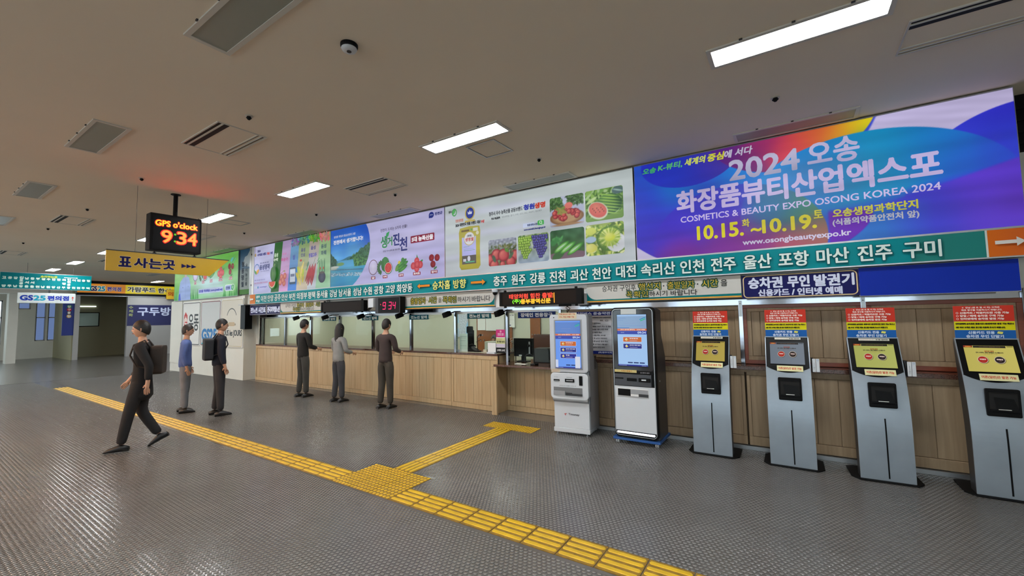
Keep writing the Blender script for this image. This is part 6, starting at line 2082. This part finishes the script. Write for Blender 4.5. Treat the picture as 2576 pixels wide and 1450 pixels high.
MB().prism(rrect_pts(-.262, .062, .242, .088, .012), -.042, -.03, 'y').build('foot_light', M_STRIP, t, bevel=.003)
S = Sheet().rect(0, 0, .21, .07, (196, 200, 200)); p = S.build('sticker', P_MAT, t, label='blank translucent paper taped at the top'); p.location = (-.155, -.043, 1.652)
k = MB().lathe([(.01, 0), (.01, .006)], 12).build('lock', M_ALU, t)
k.rotation_euler = (0, PI / 2, 0); k.location = (.284, .12, .76)
d = thing('dolly', 'blue four-wheeled dolly under the black-edged ticket machine', 'dolly', (-1.77, 5.66, 0))
f = MB().box(-.325, .30, -.03, .02, .05, .08).box(-.325, .30, .46, .52, .05, .08).box(-.325, -.27, .02, .46, .05, .08).box(.245, .30, .02, .46, .05, .08)
f.build('frame', M_BLUE, d, bevel=.003)
for x, y in ((-.27, .01), (.25, .01), (-.27, .48), (.25, .48)):
    wb_ = MB()
    for q in (-.012, .012):
        pts = [(x + q - .007, y, .025), (x + q + .007, y, .025)]
        wb_.tube(pts, .025, 14)
    wb_.build('wheel', M_OFFW, d)
    MB().box(x - .004, x + .004, y - .02, y + .02, .02, .05).box(x - .025, x + .025, y - .025, y + .025, .044, .05).build('caster_fork', M_DARK, d)

# ------------------------------------------------------------------ people
def skin_mesh(joints, edges, root=0, sub=1):
    """joints: list of (co, rx[, ry]); returns a plain mesh grown around the skeleton"""
    me = bpy.data.meshes.new('skeleton')
    me.from_pydata([j[0] for j in joints], edges, [])
    o = bpy.data.objects.new('skeleton', me)
    sk = o.modifiers.new('skin', 'SKIN')
    sk.use_smooth_shade = True
    lay = me.skin_vertices[0].data
    for i, j in enumerate(joints):
        lay[i].radius = (j[1], j[2] if len(j) > 2 else j[1])
        lay[i].use_root = (i == root)
    ss = o.modifiers.new('sub', 'SUBSURF')
    ss.levels = sub
    ss.render_levels = sub
    r = baked(o)
    bpy.data.objects.remove(o)
    bpy.data.meshes.remove(me)
    return r

def head_parts(c, yawh=0.0, s=1.0):
    """head surface with jaw, nose, ears, brow; c is the head centre"""
    vs, fs = [], []
    nu, nv = 28, 20
    R = Matrix.Rotation(yawh, 3, 'Z')
    for j in range(nv + 1):
        ph = PI * j / nv
        for i in range(nu):
            th = 2 * PI * i / nu
            x, y, z = math.sin(ph) * math.cos(th), math.sin(ph) * math.sin(th), math.cos(ph)
            jaw = 1 - .28 * max(0, -z) ** 1.3
            X = .076 * x * jaw * (1 + .05 * z)
            Y = .096 * y * (1 - .10 * max(0, -z))
            Z = .122 * z
            front = max(0, -y)
            if front > .5:
                fx = abs(x)
                if fx < .22:
                    Y -= .015 * math.exp(-((z + .18) / .16) ** 2) * (1 - fx / .22) * (1.2 if z > -.25 else .9)       # nose
                    Y -= .006 * math.exp(-((z + .52) / .08) ** 2)                                                # lips
                    Y -= .008 * math.exp(-((z + .85) / .14) ** 2)                                                # chin
                Y += .012 * math.exp(-((fx - .36) / .16) ** 2 - ((z - .02) / .10) ** 2)                          # eye sockets
                Y -= .005 * math.exp(-((z - .20) / .08) ** 2)                                                    # brow
            vs.append(Vector(c) + (R @ Vector((X, Y, Z))) * s)
    for j in range(nv):
        for i in range(nu):
            fs.append((j * nu + i, (j + 1) * nu + i, (j + 1) * nu + (i + 1) % nu, j * nu + (i + 1) % nu))
    h = MB().add(vs, fs)
    for sx in (-1, 1):
        o = Vector(c) + R @ Vector((sx * .078 * s, .008, -.006))
        ear = MB()
        ear.lathe([(.004, -.030), (.013, -.02), (.018, 0), (.017, .018), (.006, .032)], 10, (0, 0, 0), sx=.45, sy=1.0)
        h.add([o + R @ (Vector(v) * s) for v in ear.v], ear.f)
    return h, R

def person(name, label, x, y, rz, H=1.70, top=(40, 40, 44), legs=(36, 36, 40), shoe=(26, 24, 24), hair=(24, 20, 18), skin=(196, 150, 122),
           pose='stand', long_hair=False, bag=None, coat=False, yawh=0.0, bald=False):
    s = H / 1.75
    t = thing(name, label, 'person', (x, y, 0), rz)
    sit = pose == 'sit'
    J, E = [], []
    def add(co, r, par=None, r2=None):
        J.append((tuple(q * s for q in co), r * s, (r2 or r) * s))
        if par is not None:
            E.append((par, len(J) - 1))
        return len(J) - 1
    dz = -.42 if sit else 0.0
    pel = add((0, 0, .97 + dz), .10, None, .08)
    sp = add((0, .01, 1.12 + dz), .09, pel, .07)
    ch = add((0, .0, 1.30 + dz), .11, sp, .08)
    up_ = add((0, .005, 1.42 + dz), .085, ch, .065)
    nk = add((0, -.005, 1.50 + dz), .052, up_)
    hd_ = add((0, -.012, 1.58 + dz), .055, nk)
    if pose == 'walk':
        lg = {1: [(.09, 0, .91), (.095, -.10, .50), (.095, -.17, .095)], -1: [(-.09, 0, .91), (-.09, -.01, .50), (-.085, .20, .15)]}
        ar = {1: [(.185, 0, 1.41), (.235, .13, 1.16), (.24, .12, .92)], -1: [(-.185, 0, 1.41), (-.235, -.03, 1.15), (-.23, -.17, .95)]}
    elif sit:
        lg = {q: [(q * .09, 0, .50), (q * .11, -.42, .50), (q * .11, -.40, .095)] for q in (1, -1)}
        ar = {q: [(q * .185, 0, 1.41 + dz), (q * .235, -.04, 1.15 + dz), (q * .16, -.26, 1.08 + dz)] for q in (1, -1)}
    elif pose == 'counter':
        lg = {q: [(q * .09, 0, .92), (q * .10, -.01, .50), (q * .105, .01 + .03 * q, .09)] for q in (1, -1)}
        ar = {q: [(q * .185, 0, 1.41), (q * .235, -.03, 1.16), (q * .17, -.25, 1.10)] for q in (1, -1)}
    else:
        lg = {q: [(q * .09, 0, .92), (q * .10, -.01, .50), (q * .11, .01 + .03 * q, .09)] for q in (1, -1)}
        ar = {q: [(q * .185, 0, 1.41), (q * .235, .02, 1.15), (q * .235, -.05, .91)] for q in (1, -1)}
    jk, je, tr, te = [], [], [], []     # clothing skeletons
    def addc(L, LE, co, r, par=None, r2=None):
        L.append((tuple(q * s for q in co), r * s, (r2 or r) * s))
        if par is not None:
            LE.append((par, len(L) - 1))
        return len(L) - 1
    hem = .60 if coat else .84
    a0 = addc(jk, je, (0, 0, hem + .04 + dz), .165 if not coat else .20, None, .130 if not coat else .165)
    am = addc(jk, je, (0, .005, .97 + dz), .158, a0, .125)
    a1 = addc(jk, je, (0, .01, 1.12 + dz), .145, am, .112)
    a2 = addc(jk, je, (0, 0, 1.30 + dz), .165, a1, .120)
    a3 = addc(jk, je, (0, .005, 1.415 + dz), .125, a2, .092)
    a4 = addc(jk, je, (0, .005, 1.50 + dz), .066, a3)
    b0 = addc(tr, te, (0, 0, 1.06 + dz), .130, None, .10)
    b1 = addc(tr, te, (0, .005, .93 + dz), .145, b0, .115)
    for q in (1, -1):
        h_, k_, an = lg[q]
        i = add(h_, .06, pel); i = add(tuple((h_[n] + k_[n]) / 2 for n in range(3)), .058, i); i = add(k_, .045, i)
        mid = tuple(k_[n] * .65 + an[n] * .35 for n in range(3)); i = add((mid[0], mid[1] + .005, mid[2]), .044, i); i = add(an, .036, i)
        i = addc(tr, te, h_, .10, b1); i = addc(tr, te, tuple((h_[n] + k_[n]) / 2 for n in range(3)), .09, i); i = addc(tr, te, k_, .074, i); i = addc(tr, te, mid, .070, i); addc(tr, te, (an[0], an[1], an[2] + .0), .060, i)
        sh, el, wr = ar[q]
        i = add(sh, .046, up_); i = add(el, .036, i); i = add(wr, .026, i)
        d = (Vector(wr) - Vector(el)).normalized()
        side = Vector((q, 0, 0)).cross(d).normalized()
        pm = Vector(wr) + d * .05
        ip = add(tuple(pm), .030, i, .018)
        for fi, (off, ln) in enumerate(((-.026, .075), (-.009, .085), (.008, .080), (.024, .062))):
            b_ = pm + d * .035 + side * off
            e1 = b_ + d * ln * .5 + Vector((-q * .006, 0, 0)); e2 = e1 + d * ln * .45 + Vector((-q * .018, 0, 0))
            j1 = add(tuple(b_), .0095, ip); j1 = add(tuple(e1), .0085, j1); add(tuple(e2), .007, j1)
        th = pm + side * -.03 - d * .02 + Vector((-q * .012, 0, 0))
        j1 = add(tuple(th), .012, ip); add(tuple(th + d * .04 + side * -.018 + Vector((-q * .012, 0, 0))), .009, j1)
        ua = tuple((sh[n] + el[n]) / 2 for n in range(3))
        i = addc(jk, je, sh, .072, a3); i = addc(jk, je, ua, .064, i); i = addc(jk, je, el, .056, i); addc(jk, je, tuple(el[n] * .12 + wr[n] * .88 for n in range(3)), .044, i)
    body = skin_mesh(J, E)
    hc = (0, -.022 * s, (1.655 + dz) * s)
    hm, R = head_parts(hc, yawh, s)
    # head joined to the body surface
    bm = bmesh.new()
    bm.from_mesh(body)
    tmp = hm.mesh('head', None)
    bm.from_mesh(tmp)
    for f in bm.faces:
        f.smooth = True
    bm.to_mesh(body)
    bm.free()
    msk = mat('skin_%d' % skin[0], skin, .55)
    body.materials.clear()
    body.materials.append(msk)
    link('body', body, t)
    def cloth(L, LE, nm, rgb, root=0):
        me = skin_mesh(L, LE, root)
        me.materials.clear()
        me.materials.append(mat('cloth_%d_%d_%d' % rgb, rgb, .85, noise=.12, nscale=6, bump=.25, bscale=9))
        return link(nm, me, t)
    cloth(jk, je, 'coat' if coat else 'shirt', top)
    cloth(tr, te, 'trousers', legs)
    # shoes
    for q in (1, -1):
        an = Vector(lg[q][2])
        z0 = an.z - .09
        b = MB()
        prof = [(-.085, .0, .034), (-.09, .05, .036), (.0, .075, .036), (.06, .06, .042), (.12, .045, .045), (.16, .03, .036), (.175, .0, .03)]
        n = 8
        vs = []
        for (py, hz, wx) in prof:
            for k in range(n):
                a = 2 * PI * k / n
                vs.append(((an.x + wx * math.cos(a)) * s, (an.y - py) * s, (z0 + .002 + max(0, .5 + .5 * math.sin(a)) * max(hz * 1.35, .03)) * s))
        fs = [(i * n + k, i * n + (k + 1) % n, (i + 1) * n + (k + 1) % n, (i + 1) * n + k) for i in range(len(prof) - 1) for k in range(n)]
        fs += [tuple(range(n)), tuple(range((len(prof) - 1) * n, len(prof) * n))]
        b.add(vs, fs)
        if pose == 'walk' and q == -1:      # heel lifted behind
            vv = []
            M_ = Matrix.Rotation(.5, 3, 'X')
            b.v = [tuple(an * s + M_ @ (Vector(v) - an * s)) for v in b.v]
        b.build('shoe', mat('shoe_%d' % shoe[0], shoe, .4), t, smooth=True)
    # hair
    vs, fs = [], []
    nu, nv = 26, 14
    C = Vector(hc)
    for j in range(nv + 1):
        for i in range(nu):
            th = 2 * PI * i / nu
            back = .5 + .5 * math.sin(th)
            lim = PI * (.37 + .36 * back ** .9) if not long_hair else PI * (.40 + .42 * min(1, back * 1.7) ** .8)
            ph = lim * j / nv
            x_, y_, z_ = math.sin(ph) * math.cos(th), math.sin(ph) * math.sin(th), math.cos(ph)
            k = 1.0 + .012 * math.sin(9 * th + 5 * ph)
            p = Vector((.0805 * x_ * k, .1005 * y_ * k + .002, .1265 * z_ * k + .002))
            if long_hair and ph > PI * .5:
                p.x = .092 * math.cos(th) * (1 + .1 * (ph - PI * .5)); p.y = .10 * math.sin(th) + .01; p.z = -.30 * (ph - PI * .5) / (PI * .32)
            vs.append(C + (R @ p) * s)
    for j in range(nv):
        for i in range(nu):
            fs.append((j * nu + i, (j + 1) * nu + i, (j + 1) * nu + (i + 1) % nu, j * nu + (i + 1) % nu))
    if not bald:
        o = MB().add(vs, fs).build('hair', mat('hair_%d' % hair[0], hair, .5, bump=.4, bscale=70), t, smooth=True)
        md = o.modifiers.new('thick', 'SOLIDIFY')
        md.thickness = .005
    for sx in (-1, 1):
        e = C + (R @ Vector((sx * .030, -.080, .004))) * s
        MB().lathe([(.001, -.007), (.010, -.004), (.011, 0), (.010, .004), (.001, .007)], 10, tuple(e)).build('eye', mat('eye', (34, 26, 24), .2), t, smooth=True)
    m_ = C + (R @ Vector((0, -.096, -.062))) * s
    MB().box(m_.x - .022, m_.x + .022, m_.y, m_.y + .012, m_.z - .005, m_.z + .005).build('mouth', mat('lips', (160, 90, 80), .5), t, bevel=.003)
    if bag:
        side_x = .20
        b = MB().box(-.15, .15, -.04, .06, .80, 1.12) if bag[0] == 'front' else MB().prism(rrect_pts(-.15, 1.02, .15, 1.42, .05), .11, .25, 'y')
        b.v = [tuple(c * s for c in v) for v in b.v]
        b.build('backpack', mat('bag_%d' % bag[1][0], bag[1], .7, bump=.3, bscale=20), t, bevel=.02)
        st = MB()
        for q in (1, -1):
            st.tube([tuple(c * s for c in p) for p in ((q * .09, .12, 1.38), (q * .10, .04, 1.50), (q * .115, -.07, 1.44), (q * .125, -.105, 1.30), (q * .150, -.03, 1.15), (q * .12, .12, 1.10))], .012 * s, 6)
        st.build('strap', mat('bag_%d' % bag[1][0], bag[1], .7), t)
    return t

face_away = PI
wl = math.atan2(-.549, -.836) + PI / 2      # walking towards the left of the picture
person('person', 'person in long black coat with dark bag walking left, foremost in the hall', -7.62, 2.12, wl + .5, 1.74, (22, 20, 22), (26, 24, 26), (20, 20, 22), pose='walk', coat=True, bag=('back', (44, 34, 28)))
person('person', 'person in blue shirt and grey trousers standing left of the person in navy', -9.85, 3.40, 2.7, 1.66, (84, 104, 160), (118, 122, 130), pose='stand', hair=(40, 34, 30))
person('person', 'person in dark navy jacket with backpack, standing between the blue shirt and the counter queue', -8.95, 3.62, 2.9, 1.76, (24, 28, 42), (44, 44, 48), pose='stand', bag=('back', (30, 32, 38)))
person('person', 'person in black jacket at the far counter, back turned', -9.30, 5.45, face_away, 1.72, (28, 26, 24), (62, 60, 56), pose='counter')
person('person', 'person in light grey top and dark trousers at the counter, back turned', -8.05, 5.50, face_away, 1.62, (140, 140, 138), (58, 59, 64), pose='counter', long_hair=True)
person('person', 'person in dark brown jacket at the nearer counter, back turned', -6.62, 5.55, face_away + .15, 1.70, (60, 48, 46), (64, 58, 50), pose='counter', hair=(30, 24, 22))
person('person', 'clerk in a dark navy shirt seated behind the map window', -5.62, 7.82, .15, 1.70, (30, 36, 64), (40, 40, 46), pose='sit', skin=(200, 160, 134))
t = thing('office_chair', 'dark office chair under the clerk', 'chair', (-5.62, 7.86, 0))
MB().box(-.24, .24, -.24, .22, .33, .385).build('seat', M_BLACKM, t, bevel=.02)
MB().box(-.22, .22, .20, .26, .385, .98).build('backrest', M_BLACKM, t, bevel=.02)
MB().tube([(0, 0, .05), (0, 0, .33)], .03, 10).build('column', M_ALU, t)
b = MB()
for i in range(5):
    a = i * 2 * PI / 5
    b.tube([(0, 0, .07), (.27 * math.cos(a), .27 * math.sin(a), .035)], .018, 6)
    b.lathe([(.02, 0), (.026, .02), (.02, .04)], 8, (.27 * math.cos(a), .27 * math.sin(a), 0))
b.build('base', M_BLACKM, t)

# lettering of all signs
bake_glyphs()
for sheet_, mesh_, y_ in PENDING:
    sheet_.fill(mesh_, y_)
bpy.data.scenes.remove(TMP)
